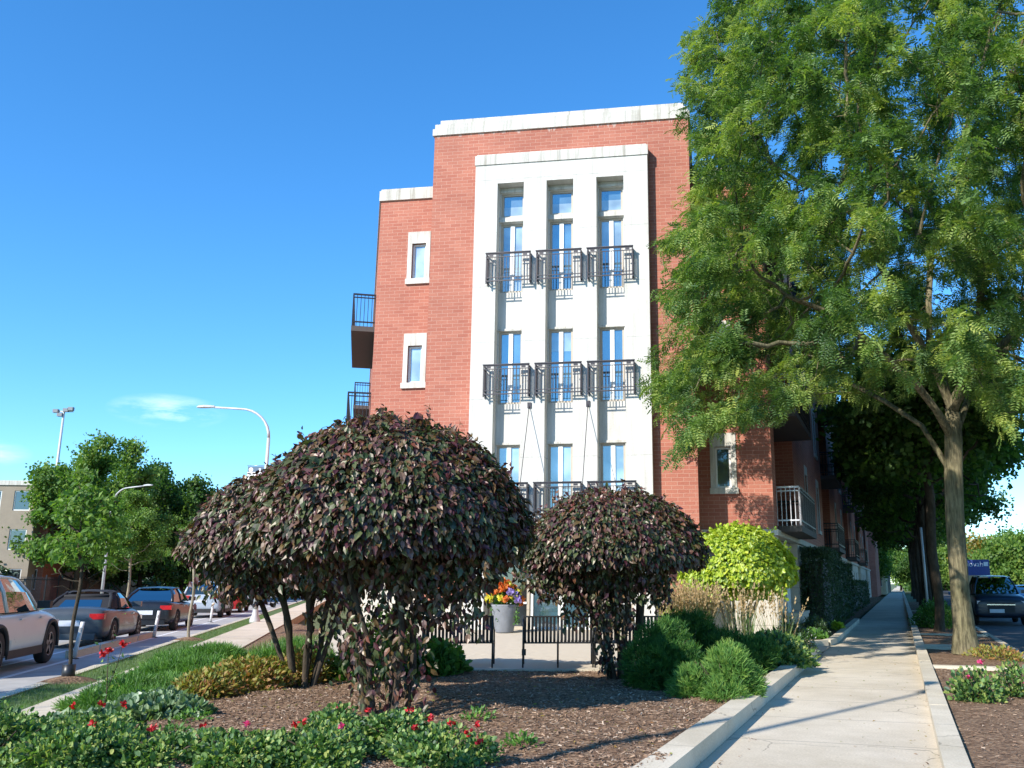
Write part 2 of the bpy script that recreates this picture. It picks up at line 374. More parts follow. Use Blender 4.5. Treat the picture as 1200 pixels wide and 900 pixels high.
class MB:
    """collects boxes, walls, tubes; UVs in metres"""
    def __init__(s): s.v = []; s.f = []; s.uv = []; s.T = None; s.smooth = []
    def _p(s, p):
        if s.T: return s.T(p)
        return p
    def face(s, pts, uvs=None, smooth=False):
        b = len(s.v)
        for p in pts: s.v.append(s._p(p))
        s.f.append(tuple(range(b, b + len(pts))))
        if uvs is None: uvs = [(p[0], p[1]) for p in pts]
        s.uv.append(uvs); s.smooth.append(smooth)
    def box(s, x0, x1, y0, y1, z0, z1, faces='xXyYzZ'):
        P = lambda x, y, z: (x, y, z)
        if 'y' in faces: s.face([P(x0, y0, z0), P(x1, y0, z0), P(x1, y0, z1), P(x0, y0, z1)], [(x0, z0), (x1, z0), (x1, z1), (x0, z1)])
        if 'Y' in faces: s.face([P(x1, y1, z0), P(x0, y1, z0), P(x0, y1, z1), P(x1, y1, z1)], [(x1, z0), (x0, z0), (x0, z1), (x1, z1)])
        if 'x' in faces: s.face([P(x0, y1, z0), P(x0, y0, z0), P(x0, y0, z1), P(x0, y1, z1)], [(y1, z0), (y0, z0), (y0, z1), (y1, z1)])
        if 'X' in faces: s.face([P(x1, y0, z0), P(x1, y1, z0), P(x1, y1, z1), P(x1, y0, z1)], [(y0, z0), (y1, z0), (y1, z1), (y0, z1)])
        if 'Z' in faces: s.face([P(x0, y0, z1), P(x1, y0, z1), P(x1, y1, z1), P(x0, y1, z1)])
        if 'z' in faces: s.face([P(x0, y1, z0), P(x1, y1, z0), P(x1, y0, z0), P(x0, y0, z0)])
        return s
    def wall(s, x0, x1, z0, z1, y, holes=(), depth=0.2):
        xs = sorted({x0, x1, *[h[0] for h in holes], *[h[1] for h in holes]})
        zs = sorted({z0, z1, *[h[2] for h in holes], *[h[3] for h in holes]})
        for i in range(len(xs) - 1):
            for j in range(len(zs) - 1):
                cx = (xs[i] + xs[i + 1]) / 2; cz = (zs[j] + zs[j + 1]) / 2
                if any(h[0] < cx < h[1] and h[2] < cz < h[3] for h in holes): continue
                a, b, c, d = xs[i], xs[i + 1], zs[j], zs[j + 1]
                s.face([(a, y, c), (b, y, c), (b, y, d), (a, y, d)], [(a, c), (b, c), (b, d), (a, d)])
        for h in holes:
            a, b, c, d = h[:4]; q = y + (h[4] if len(h) > 4 else depth)
            s.face([(a, y, c), (a, y, d), (a, q, d), (a, q, c)], [(y, c), (y, d), (q, d), (q, c)])
            s.face([(b, y, d), (b, y, c), (b, q, c), (b, q, d)], [(y, d), (y, c), (q, c), (q, d)])
            s.face([(a, y, d), (b, y, d), (b, q, d), (a, q, d)], [(a, y), (b, y), (b, q), (a, q)])
            s.face([(b, y, c), (a, y, c), (a, q, c), (b, q, c)], [(b, y), (a, y), (a, q), (b, q)])
        return s
    def tube(s, pts, radii, n=8, cap=True, smooth=True):
        pts = [Vector(p) for p in pts]
        if not hasattr(radii, '__len__'): radii = [radii] * len(pts)
        rings = []
        up = Vector((0.123, 0.2, 1))
        for i, p in enumerate(pts):
            d = (pts[min(i + 1, len(pts) - 1)] - pts[max(i - 1, 0)]).normalized()
            a = d.cross(Vector((0, 0, 1)) if abs(d.z) < 0.9 else Vector((0, 1, 0))).normalized()
            if i and rings: 
                a = (pa - d * pa.dot(d)).normalized()
            pa = a
            b = d.cross(a)
            rings.append([p + (a * math.cos(2 * math.pi * k / n) + b * math.sin(2 * math.pi * k / n)) * radii[i] for k in range(n)])
        base = len(s.v)
        for r in rings:
            for q in r: s.v.append(s._p(tuple(q)))
        L = 0
        for i in range(len(rings) - 1):
            l2 = L + (pts[i + 1] - pts[i]).length
            for k in range(n):
                k2 = (k + 1) % n
                s.f.append((base + i * n + k, base + i * n + k2, base + (i + 1) * n + k2, base + (i + 1) * n + k))
                s.uv.append([(k / n, L), ((k + 1) / n, L), ((k + 1) / n, l2), (k / n, l2)]); s.smooth.append(smooth)
            L = l2
        if cap:
            s.f.append(tuple(base + k for k in range(n))[::-1]); s.uv.append([(0, 0)] * n); s.smooth.append(False)
            s.f.append(tuple(base + (len(rings) - 1) * n + k for k in range(n))); s.uv.append([(0, 0)] * n); s.smooth.append(False)
        return s
    def lathe(s, prof, c=(0, 0, 0), n=20, axis='z', smooth=True):
        base = len(s.v)
        for (r, h) in prof:
            for k in range(n):
                a = 2 * math.pi * k / n
                if axis == 'z': p = (c[0] + r * math.cos(a), c[1] + r * math.sin(a), c[2] + h)
                else: p = (c[0] + r * math.cos(a), c[1] + h, c[2] + r * math.sin(a))
                s.v.append(s._p(p))
        for i in range(len(prof) - 1):
            for k in range(n):
                k2 = (k + 1) % n
                s.f.append((base + i * n + k, base + i * n + k2, base + (i + 1) * n + k2, base + (i + 1) * n + k))
                s.uv.append([(k / n, prof[i][1]), ((k + 1) / n, prof[i][1]), ((k + 1) / n, prof[i + 1][1]), (k / n, prof[i + 1][1])]); s.smooth.append(smooth)
        return s
    def prism(s, poly, z0, z1, bottom=False):
        n = len(poly)
        L = 0
        for i in range(n):
            a, b = poly[i], poly[(i + 1) % n]
            d = math.hypot(b[0] - a[0], b[1] - a[1])
            s.face([(a[0], a[1], z0), (b[0], b[1], z0), (b[0], b[1], z1), (a[0], a[1], z1)], [(L, z0), (L + d, z0), (L + d, z1), (L, z1)]); L += d
        s.face([(p[0], p[1], z1) for p in poly])
        if bottom: s.face([(p[0], p[1], z0) for p in poly][::-1])
        return s
    def mesh(s, name):
        me = bpy.data.meshes.new(name); me.from_pydata([tuple(p) for p in s.v], [], s.f)
        uvl = me.uv_layers.new(name='UVMap')
        flat = [c for fu in s.uv for q in fu for c in q]
        uvl.data.foreach_set('uv', flat)
        me.polygons.foreach_set('use_smooth', s.smooth)
        me.update(); return me
    def build(s, name, mat, parent=None, kind=None, bevel=0.0):
        me = s.mesh(name); me.materials.append(MATS[mat])
        o = link(me, name, parent, kind)
        if bevel:
            b = o.modifiers.new('bevel', 'BEVEL'); b.width = bevel; b.segments = 2; b.limit_method = 'ANGLE'
        return o
def TR(ox, oy, ang, oz=0.0):
    c, s_ = math.cos(ang), math.sin(ang)
    return lambda p: (ox + p[0] * c - p[1] * s_, oy + p[0] * s_ + p[1] * c, p[2] + oz)

# ------------------------------------------------------------------ leaves in bulk
def norm(a): return a / np.maximum(np.linalg.norm(a, axis=-1, keepdims=True), 1e-9)
def bulk(name, tv, tf, P, D, N, S, mat, parent=None, kind=None, rnd=None, smooth=False):
    """copies a template (axis +X, normal +Z) to every point P, axis along D, normal near N, size S"""
    P = np.asarray(P, float); n = len(P)
    tv = np.asarray(tv, float); k = len(tv)
    D = norm(D); Y = norm(np.cross(N, D)); Z = np.cross(D, Y)
    S = np.broadcast_to(np.asarray(S, float).reshape(-1, 1, 1), (n, 1, 1))
    V = P[:, None, :] + S * (tv[None, :, 0:1] * D[:, None, :] + tv[None, :, 1:2] * Y[:, None, :] + tv[None, :, 2:3] * Z[:, None, :])
    fs = len(tf[0]); tf = np.asarray(tf)
    Fc = (tf[None] + (np.arange(n) * k)[:, None, None]).reshape(-1)
    nf = n * len(tf)
    me = bpy.data.meshes.new(name)
    me.vertices.add(n * k); me.vertices.foreach_set('co', V.reshape(-1).astype(np.float32))
    me.loops.add(nf * fs); me.loops.foreach_set('vertex_index', Fc.astype(np.int32))
    me.polygons.add(nf); me.polygons.foreach_set('loop_start', (np.arange(nf) * fs).astype(np.int32))
    me.polygons.foreach_set('use_smooth', np.full(nf, smooth))
    at_ = me.attributes.new('rnd', 'FLOAT', 'FACE')
    if rnd is None: rnd = rng.random(n)
    at_.data.foreach_set('value', np.repeat(rnd, len(tf)).astype(np.float32))
    me.update(calc_edges=True); me.materials.append(MATS[mat])
    return link(me, name, parent, kind)
LEAF = ([(0, 0, 0), (0.45, 0.26, 0.06), (0.5, 0, 0), (0.45, -0.26, 0.06), (1, 0, -0.12)], [(0, 3, 2), (0, 2, 1), (3, 4, 2), (2, 4, 1)])
LEAF = (LEAF[0], [(0, 2, 1), (0, 3, 2), (1, 2, 4), (2, 3, 4)])
OVATE = ([(0, 0, 0), (.28, .25, .05), (.62, .22, .03), (1, 0, -.14), (.62, -.22, .03), (.28, -.25, .05), (.48, 0, -.01)], [(0, 6, 1), (1, 6, 2), (2, 6, 3), (0, 5, 6), (5, 4, 6), (4, 3, 6)])
ROUND = ([(0, 0, 0), (0.3, 0.36, 0.05), (0.75, 0.32, 0.03), (1, 0, -0.08), (0.75, -0.32, 0.03), (0.3, -0.36, 0.05)], [(0, 5, 4, 3), (0, 3, 2, 1)])
def frond_template(pairs=6, w=0.17, l=1.0):
    v = []; f = []
    q_ = random.Random(5)
    for i in range(pairs):
        x = 0.1 + 0.85 * (i + q_.uniform(-.25, .25)) / (pairs - 1); dz = -0.35 * x * x + q_.uniform(-.05, .05)
        ll = w * (1.25 - 0.5 * abs(x - 0.45)); ww = 0.105
        for s in (-1, 1):
            b = len(v); ll *= q_.uniform(.75, 1.2)
            v += [(x, 0, dz), (x + ww * 1.5, s * ll * 0.45, dz + 0.01), (x + ww * 1.5, s * ll, dz - 0.07), (x + ww * .1, s * ll * 0.6, dz - 0.02)]
            f.append((b, b + 1, b + 2, b + 3))
    return v, f
FROND = frond_template(5, 0.30)
BLADE = ([(0, -0.03, 0), (0, 0.03, 0), (0.5, 0.025, 0.0), (0.5, -0.025, 0.0), (1, 0.004, -0.12), (1, -0.004, -0.12)], [(0, 1, 2, 3), (3, 2, 4, 5)])
def tuft_template(n=7, w=0.05):
    v = []; f = []; r = random.Random(3)
    for i in range(n):
        a = 2 * math.pi * i / n; e = 0.35 + 0.3 * r.random()
        d = Vector((1, math.cos(a) * e, math.sin(a) * e)).normalized(); s = d.cross(Vector((0, math.sin(a), -math.cos(a)))).normalized() * w
        b = len(v); t = d * (0.8 + 0.2 * r.random()); m = d * 0.1
        v += [tuple(m - s), tuple(m + s), tuple(t + s * 0.3), tuple(t - s * 0.3)]; f.append((b, b + 1, b + 2, b + 3))
    return v, f
TUFT = tuft_template()
def clump_template(n=6, seed=2):
    v = []; f = []; r = random.Random(seed)
    for i in range(n):
        o = Vector((r.uniform(-.6, .6), r.uniform(-.6, .6), r.uniform(-.5, .5)))
        d = Vector((r.gauss(0, 1), r.gauss(0, 1), r.gauss(-0.3, .7))).normalized(); s = d.cross(Vector((r.gauss(0, 1), r.gauss(0, 1), r.gauss(0, 1)))).normalized()
        b = len(v); l = 0.5; w = 0.2
        v += [tuple(o), tuple(o + d * l * .5 + s * w), tuple(o + d * l), tuple(o + d * l * .5 - s * w)]; f.append((b, b + 1, b + 2, b + 3))
    return v, f
CLUMP = clump_template(8)
def rdir(n): return norm(rng.normal(size=(n, 3)))

# ------------------------------------------------------------------ branching by space colonisation
def grow(seeds, attract, step=0.35, infl=3.0, kill=0.55, iters=160, grav=0.0):
    """seeds: list of chains [(x,y,z),...]; chains may start from index -1 or (chain, node)"""
    pos = []; par = []
    for ch, p0 in seeds:
        prev = p0
        for q in ch:
            pos.append(q); par.append(prev); prev = len(pos) - 1
    A = np.asarray(attract, float)
    cap = 9000
    X = np.zeros((cap, 3)); n = len(pos); X[:n] = pos
    dmin = np.full(len(A), 1e9); near = np.zeros(len(A), int)
    new0 = 0
    alive = np.ones(len(A), bool)
    for it in range(iters):
        for i in range(new0, n):
            d = np.linalg.norm(A - X[i], axis=1)
            m_ = d < dmin
            dmin[m_] = d[m_]; near[m_] = i
        alive &= dmin > kill
        new0 = n
        act = alive & (dmin < infl)
        if not act.any(): 
            if alive.any() and it < 3: infl *= 1.5; continue
            break
        idx = near[act]; vec = norm(A[act] - X[idx])
        u = np.unique(idx)
        acc = np.zeros((n, 3)); np.add.at(acc, idx, vec)
        add = 0
        for i in u:
            d = acc[i]; l = np.linalg.norm(d)
            if l < 1e-3: continue
            d = d / l + rng.normal(size=3) * 0.16; d[2] -= grav; d /= np.linalg.norm(d)
            q = X[i] + d * step
            if n + add >= cap: break
            X[n + add] = q; par.append(int(i)); add += 1
        if add == 0: break
        n += add
        # drop attractors that stall
        if it % 25 == 24: alive &= rng.random(len(A)) < 0.9
    return X[:n], par
def radii_of(X, par, tip=0.006, ex=2.3, rmax=None):
    n = len(X); a = np.zeros(n); kids = [[] for _ in range(n)]
    for i, p in enumerate(par):
        if p >= 0: kids[p].append(i)
    for i in range(n - 1, -1, -1):
        if not kids[i]: a[i] = tip ** ex
        if par[i] >= 0: a[par[i]] += a[i]
    r = a ** (1 / ex)
    if rmax: r = r * (1 + (rmax / r.max() - 1) * (r / r.max()) ** 0.6)
    return r, kids
def skeleton(name, X, par, r, kids, mat, parent, minr=0.0, sides=6, flare=None):
    v = []; f = []
    def ring(p, d, rad, n):
        d = Vector(d).normalized(); a = d.cross(Vector((0.31, 0.95, 0.05))).normalized(); b = d.cross(a)
        i0 = len(v)
        for k in range(n):
            t = 2 * math.pi * k / n
            q = Vector(p) + (a * math.cos(t) + b * math.sin(t)) * rad
            v.append(tuple(q))
        return i0
    n = len(X); rid = [None] * n
    main = [max(k, key=lambda j: r[j]) if k else None for k in kids]
    for i in range(n):
        for j in kids[i]:
            if r[j] < minr: continue
            s = sides if r[j] < 0.12 else 14
            d = X[j] - X[i]
            if rid[i] is not None and j == main[i] and rid[i][1] == s: a0 = rid[i][0]
            else: a0 = ring(X[i], d, (r[i] if j == main[i] else min(r[i], r[j] * 1.25)), s)
            m_ = main[j]; dd = (X[m_] - X[i]) if m_ is not None else d
            b0 = ring(X[j], dd, r[j], s); rid[j] = (b0, s)
            for k in range(s):
                k2 = (k + 1) % s
                f.append((a0 + k, a0 + k2, b0 + k2, b0 + k))
    me = bpy.data.meshes.new(name); me.from_pydata(v, [], f); me.polygons.foreach_set('use_smooth', [True] * len(f))
    me.materials.append(MATS[mat]); me.update()
    return link(me, name, parent)

def proj(P):
    P = np.asarray(P, float); cp, sp = math.cos(PITCH), math.sin(PITCH)
    z = P[:, 2] - CAMZ; f = P[:, 1] * cp + z * sp; u = -P[:, 1] * sp + z * cp
    return 680 + 1052 * P[:, 0] / f, 450 - 1052 * u / f, f
def at(u, v, Y):
    a = (u - 680) / 1052; b = (450 - v) / 1052; cp, sp = math.cos(PITCH), math.sin(PITCH)
    y = cp - b * sp; w = sp + b * cp; t = Y / y
    return (a * t, Y, CAMZ + w * t)
def at_ground(u, v, z=0.0):
    a = (u - 680) / 1052; b = (450 - v) / 1052; cp, sp = math.cos(PITCH), math.sin(PITCH)
    w = sp + b * cp; t = (z - CAMZ) / w
    return (a * t, (cp - b * sp) * t, z)

# ================================================================== GROUND
def strip(name, F, o0, o1, a0, a1, z0, z1, mat, kind='structure', bevel=0.0, seg=None):
    mb = MB()
    def T(p): 
        x, y = F(p[0], p[1]); return (x, y, p[2])
    mb.T = T
    if seg:
        n = max(1, int((a1 - a0) / seg)); 
        for i in range(n):
            s0 = a0 + (a1 - a0) * i / n; s1 = a0 + (a1 - a0) * (i + 1) / n
            mb.box(o0, o1, s0 + 0.004, s1 - 0.004, z0, z1 + (0.004 if i % 2 else 0) )
    else: mb.box(o0, o1, a0, a1, z0, z1)
    return mb.build(name, mat, kind=kind, bevel=bevel)
mb = MB(); mb.face([(-900, -300, -0.3), (900, -300, -0.3), (900, 1500, -0.3), (-900, 1500, -0.3)]); mb.build('ground', 'ground_mat', kind='structure')
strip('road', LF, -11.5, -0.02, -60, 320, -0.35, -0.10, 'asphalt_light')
strip('road', RF, 4.1, 15.5, -60, 420, -0.35, -0.13, 'asphalt_shaded')
strip('kerb', LF, -0.02, 0.16, -60, 300, -0.35, 0.015, 'kerb', seg=3)
strip('grass_verge', LF, 0.16, 0.86, -40, 200, -0.35, -0.005, 'lawn_mat')
strip('path', LF, 0.86, 2.1, -40, 120, -0.35, 0.035, 'sidewalk')
strip('sidewalk', RF, 0.0, 1.93, -25, 420, -0.35, 0.0, 'sidewalk')
strip('kerb', RF, 1.93, 2.13, -25, 300, -0.35, 0.11, 'kerb', bevel=0.012, seg=3.2)
strip('kerb', RF, 3.92, 4.1, -25, 300, -0.35, 0.03, 'kerb', bevel=0.012, seg=3.2)
# cross kerbs between the planter boxes
for a in (9.7, 14.6, 20.5, 27.5, 35, 44):
    strip('kerb', RF, 2.13, 3.92, a, a + (0.22 if a != 14.6 else 0.9), -0.2, 0.085 if a != 14.6 else 0.1, 'kerb', bevel=0.01)
strip('kerb', RF, -0.26, 0.0, -14, 11.9, -0.3, 0.165, 'kerb', bevel=0.015, seg=2.4)
# far-side kerbs and grass
strip('kerb', LF, -11.7, -11.5, -60, 300, -0.35, 0.0, 'kerb')
strip('lawn', LF, -120, -11.7, -60, 400, -0.4, -0.03, 'lawn_mat')
strip('sidewalk', LF, -16.2, -14.2, -60, 400, -0.35, -0.01, 'sidewalk')
strip('kerb', RF, 15.5, 15.7, -60, 400, -0.35, 0.0, 'kerb')
strip('sidewalk', RF, 15.7, 19, -60, 400, -0.36, -0.01, 'sidewalk')
strip('lawn', RF, 19, 160, -60, 400, -0.4, -0.02, 'lawn_mat')
# road paint
for o_, w_ in ((-1.22, 0.11), (-2.1, 0.1)):
    strip('road_marking', LF, o_ - w_ / 2, o_ + w_ / 2, -20, 90, -0.1, -0.096, 'white_paint')
for k in range(14):
    strip('road_marking', RF, 9.8, 9.92, 10 + 9 * k, 13 + 9 * k, -0.13, -0.126, 'white_paint')

def inside(poly, x, y):
    c = np.zeros(np.shape(x), bool); j = len(poly) - 1
    for i in range(len(poly)):
        xi, yi = poly[i]; xj, yj = poly[j]
        m_ = ((yi > y) != (yj > y)) & (x < (xj - xi) * (y - yi) / (yj - yi + 1e-12) + xi)
        c ^= m_; j = i
    return c
BED = [LF(1.95, -30), RF(-0.1, -22), RF(-0.1, 12.0), (4.2, 19.75), (2.6, 20.6), (1.75, 19.7), (1.62, 17.0), (1.42, 15.35), (-4.75, 15.35), (-4.95, 22.6), (-6.2, 24.5), LF(1.95, 22)]
def bedz(x, y):
    x = np.asarray(x, float); y = np.asarray(y, float)
    off = (x + 8.16) * math.cos(R(LAZ)) - (y - 14) * math.sin(R(LAZ))
    t = np.clip((off - 2.0) / 1.0, 0, 1); t = t * t * (3 - 2 * t)
    z = 0.0 + 0.115 * t + 0.10 * np.exp(-((x + 2.3) ** 2 / 9 + (y - 9.5) ** 2 / 14))
    z += t * (0.012 * np.sin(3.1 * x + 1.7 * y) + 0.010 * np.sin(5.3 * y - 2.2 * x + 1) + 0.008 * np.sin(9.1 * x + 7.7 * y))
    e = np.clip((y - 14.6) / 0.7, 0, 1) * (y < 16); 
    return z * (1 - e) + 0.10 * e
def grid_sheet(name, poly, zf, cell, mat, kind='structure', ex=0):
    P = np.array(poly); x0, y0 = P.min(0); x1, y1 = P.max(0)
    y0 = max(y0, -6)
    nx = int((x1 - x0) / cell) + 2; ny = int((y1 - y0) / cell) + 2
    xs = x0 + np.arange(nx) * cell; ys = y0 + np.arange(ny) * cell
    X, Y = np.meshgrid(xs, ys); Z = zf(X, Y) + rng.normal(size=X.shape) * 0.004
    V = np.stack([X, Y, Z], -1).reshape(-1, 3)
    cx = X[:-1, :-1] + cell / 2; cy = Y[:-1, :-1] + cell / 2
    ins = inside(poly, cx, cy); I, J = np.nonzero(ins)
    F_ = np.stack([I * nx + J, I * nx + J + 1, (I + 1) * nx + J + 1, (I + 1) * nx + J], 1)
    me = bpy.data.meshes.new(name); me.from_pydata(V.tolist(), [], F_.tolist()); me.polygons.foreach_set('use_smooth', [True] * len(F_))
    me.materials.append(MATS[mat]); me.update(); return link(me, name, None, kind)
grid_sheet('soil_bed', BED, bedz, 0.09, 'mulch')
PLB = [RF(2.1, -20), RF(3.95, -20), RF(3.95, 70), RF(2.1, 70)]
grid_sheet('soil_planter', PLB, lambda x, y: 0.035 + 0.015 * np.sin(3 * x) * np.sin(2.3 * y), 0.12, 'mulch')
BED2 = [RF(-1.35, 15.35), RF(-0.05, 15.6), RF(-0.05, 90), RF(-1.35, 90)]
grid_sheet('soil_bed', BED2, lambda x, y: 0.07 + 0.012 * np.sin(3 * x) * np.sin(2.3 * y), 0.15, 'mulch')
mb = MB(); pth = [RF(-1.3, 15.25), RF(-0.55, 15.25), RF(-0.2, 15.7), RF(-0.1, 16.5), RF(-0.1, 30)]
for i in range(len(pth) - 1):
    a = Vector(pth[i]); b = Vector(pth[i + 1]); d = (b - a).normalized(); q = Vector((d.y, -d.x)) * 0.2
    mb.prism([tuple(a), tuple(a + q), tuple(b + q * 0.98), tuple(b)][::1], -0.1, 0.14)
mb.build('kerb', 'kerb', kind='structure')
# entrance plaza, rising gently to the doors; its right-hand arm runs level to the pavement
def plz(x, y):
    t = np.clip((y - 15.3) / 7.0, 0, 1); s = np.clip((4.2 - x) / 2.6, 0, 1)
    return 0.125 + 0.0 * x + (0.36 - 0.125) * t * s - 0.105 * (1 - s)
PZ = [(-4.8, 15.28), (1.47, 15.28), (1.7, 17.0), (1.8, 19.7), (2.6, 20.55), (4.2, 19.7), RF(0.01, 12.0), RF(0.01, 15.3), RF(-1.4, 15.4), (4.6, 22.4), (4.0, 24.3), (-6.2, 25.4)]
grid_sheet('plaza', PZ, lambda x, y: plz(x, y), 0.06, 'plaza_mat')
# smooth front lip of the plaza slab
mb = MB()
for i in range(5):
    mb.box(-4.8 + 1.256 * i + 0.004, -4.8 + 1.256 * (i + 1) - 0.004, 15.16, 15.32, -0.1, 0.135)
mb.build('plaza_edge', 'kerb', kind='structure', bevel=0.01)
# mulch chips
def chips(name, poly, zf, n, s0, s1):
    P = np.array(poly); x0, y0 = P.min(0); x1, y1 = P.max(0); y0 = max(y0, 6.5); y1 = min(y1, 17)
    x = rng.uniform(x0, x1, n * 3); y = y0 + (y1 - y0) * rng.random(n * 3) ** 1.7
    k = inside(poly, x, y); x = x[k][:n]; y = y[k][:n]; m_ = len(x)
    P = np.stack([x, y, zf(x, y) + 0.006], -1)
    D = rng.normal(size=(m_, 3)); D[:, 2] *= 0.25
    N = rng.normal(size=(m_, 3)) * 0.45; N[:, 2] += 1
    tv = [(-.5, -.13, 0), (.5, -.16, 0), (.46, .15, 0), (-.5, .12, 0), (-.5, -.13, .08), (.5, -.16, .08), (.46, .15, .08), (-.5, .12, .08)]
    tf = [(4, 5, 6, 7), (0, 1, 5, 4), (1, 2, 6, 5), (2, 3, 7, 6), (3, 0, 4, 7)]
    return bulk(name, tv, tf, P, D, N, rng.uniform(s0, s1, m_), 'chips', kind='stuff')
chips('wood_chips', BED, bedz, 38000, 0.012, 0.048)
chips('wood_chips', PLB, lambda x, y: 0.04 + 0 * x, 11000, 0.012, 0.045)
SPL = [RF(0.0, -2), RF(0.35, -2), RF(0.12, 12), RF(0.0, 12)]
chips('wood_chips', SPL, lambda x, y: 0.004 + 0 * x, 260, 0.015, 0.04)
chips('wood_chips', [RF(1.78, -2), RF(1.92, -2), RF(1.92, 14), RF(1.78, 14)], lambda x, y: 0.004 + 0 * x, 220, 0.012, 0.035)
# fallen leaves on the pavement and soil
n = 160
of = np.concatenate([rng.uniform(1.2, 1.9, 90) , rng.uniform(0.05, 1.9, 70)]); al = rng.uniform(-1, 25, n)
P = np.array([RF(a, b, 0.008) for a, b in zip(of, al)])
bulk('fallen_leaves', LEAF[0], LEAF[1], P, rdir(n) * [1, 1, .1], np.tile([0, 0, 1.0], (n, 1)) + rng.normal(size=(n, 3)) * .15, rng.uniform(.02, .05, n), 'bronze_leaf', kind='stuff')
x = rng.uniform(-5, 3, 900); y = rng.uniform(7, 15, 900); k = inside(BED, x, y); x = x[k]; y = y[k]; n = len(x)
bulk('fallen_leaves', LEAF[0], LEAF[1], np.stack([x, y, bedz(x, y) + .015], -1), rdir(n) * [1, 1, .2], np.tile([0, 0, 1.0], (n, 1)) + rng.normal(size=(n, 3)) * .35, rng.uniform(.02, .06, n), 'bronze_leaf', kind='stuff')
# grass
def grass(name, P, h0, h1, mat='grass_blade'):
    n = len(P); D = np.tile([0, 0, 1.0], (n, 1)) + rng.normal(size=(n, 3)) * 0.35
    return bulk(name, BLADE[0], BLADE[1], P, D, rdir(n), rng.uniform(h0, h1, n), mat, kind='stuff')
n = 30000
al = -6 + 36 * rng.random(n) ** 1.3; of = rng.uniform(0.12, 0.92, n)
keep = ~((np.hypot(of - 0.32, al - 0.6) < 0.42) | (np.hypot(of - 0.3, al - 11.2) < 0.4))
P = np.array([LF(a, b, -0.008) for a, b in zip(of[keep], al[keep])])
grass('verge_grass', P, 0.03, 0.075)
n = 5000
x = rng.uniform(-7.2, -4.9, n); y = rng.uniform(15, 24, n); k = inside(BED, x, y)
P = np.stack([x[k], y[k], bedz(x[k], y[k])], -1); grass('bed_grass', P, 0.08, 0.2)
for (o_, a_) in ((0.32, 0.6), (0.3, 11.2)):
    mb = MB(); x, y = LF(o_, a_); mb.lathe([(0.42, 0.0), (0.3, 0.045), (0.12, 0.085), (0.0, 0.09)], (x, y, -0.005), 18); mb.build('mulch_mound', 'mulch', kind='structure')

# ================================================================== THE BRICK BUILDING
A0 = R(-8.4)
B = tag(empty('apartment_building', (-0.56, 22.8, 0), A0), 'red brick four storey apartment building with a tall white front panel', 'building')
def RL(ox, oy, ang): return TR(ox, oy, ang)
LVL = [3.0, 6.1, 9.2]            # floors 2, 3, 4
WC = [-1.375, 0.0, 1.375]
# white panel: outer face at y=0
mb = MB()
holes = [(c - 0.37, c + 0.37, 3.06, 12.29, 0.34) for c in WC] + [(-1.88, 1.88, 0.2, 2.8, 0.7)]
mb.wall(-2.38, 2.40, 0.1, 12.86, 0.0, holes)
mb.box(-2.38, -2.379, 0, 0.32, 0.1, 12.86, 'x'); mb.box(2.399, 2.40, 0, 0.32, 0.1, 12.86, 'X')
panel = mb.build('front_panel', 'panel_white', B)
mb = MB(); mb.box(-2.40, 2.42, -0.03, 0.32, 12.86, 13.14); mb.box(-2.36, 2.38, 0.02, 0.32, 13.14, 13.19); mb.build('panel_cap', 'cap_white', B, bevel=0.01)
# back of the bays
mb = MB()
wh = []
for c in WC:
    for z in LVL: wh.append((c - 0.335, c + 0.315, z + 0.02, z + 2.02, 0.1))
    wh.append((c - 0.335, c + 0.315, 11.42, 12.12, 0.1))
for c in WC:
    mb.wall(c - 0.37, c + 0.37, 3.06, 12.29, 0.34, [h for h in wh if abs((h[0] + h[1]) / 2 - c) < 0.1])
mb.build('bay_infill', 'panel_white', B)
for c in WC:
    for (y0_, y1_, z0_, z1_) in [(0.26, 0.345, 11.25, 11.38), (0.30, 0.337, 12.14, 12.2)] + [(0.305, 0.338, z + 2.03, z + 2.09) for z in LVL]:
        mb = MB(); mb.box(c - 0.368, c + 0.368, y0_, y1_, z0_, z1_); mb.build('window_ledge', 'cap_white', B, bevel=0.006)
def win(parent, x0, x1, z0, z1, y, fm='frame_white', gm='glass', fw=0.05, mullion=0.0, T=None, blind_reflection=None, name='window', dep=0.06):
    mb = MB(); mb.T = T
    mb.box(x0, x0 + fw, y, y + dep, z0, z1); mb.box(x1 - fw, x1, y, y + dep, z0, z1)
    mb.box(x0 + fw, x1 - fw, y, y + dep, z0, z0 + fw); mb.box(x0 + fw, x1 - fw, y, y + dep, z1 - fw, z1)
    w = mb.build(name, fm, parent)
    g = MB(); g.T = T; g.face([(x0 + fw, y + dep * .6, z0 + fw), (x1 - fw, y + dep * .6, z0 + fw), (x1 - fw, y + dep * .6, z1 - fw), (x0 + fw, y + dep * .6, z1 - fw)])
    g.build('pane', gm, w)
    if blind_reflection:
        m2 = MB(); m2.T = T; zz = z0 + fw + (z1 - z0 - 2 * fw) * blind_reflection[0]; zt_ = z0 + fw + (z1 - z0 - 2 * fw) * blind_reflection[1]
        m2.face([(x0 + fw, y + dep * .6 - .004, zz), (x1 - fw, y + dep * .6 - .004, zz), (x1 - fw, y + dep * .6 - .004, zt_), (x0 + fw, y + dep * .6 - .004, zt_)]); m2.build('blind_reflection', 'glass_curtain', w)
    if mullion:
        m2 = MB(); m2.T = T; c = (x0 + x1) / 2; m2.box(c - mullion / 2, c + mullion / 2, y - 0.012, y + dep * .5, z0 + fw, z1 - fw); m2.build('mullion', 'frame_white', w)
    return w
gi = 0
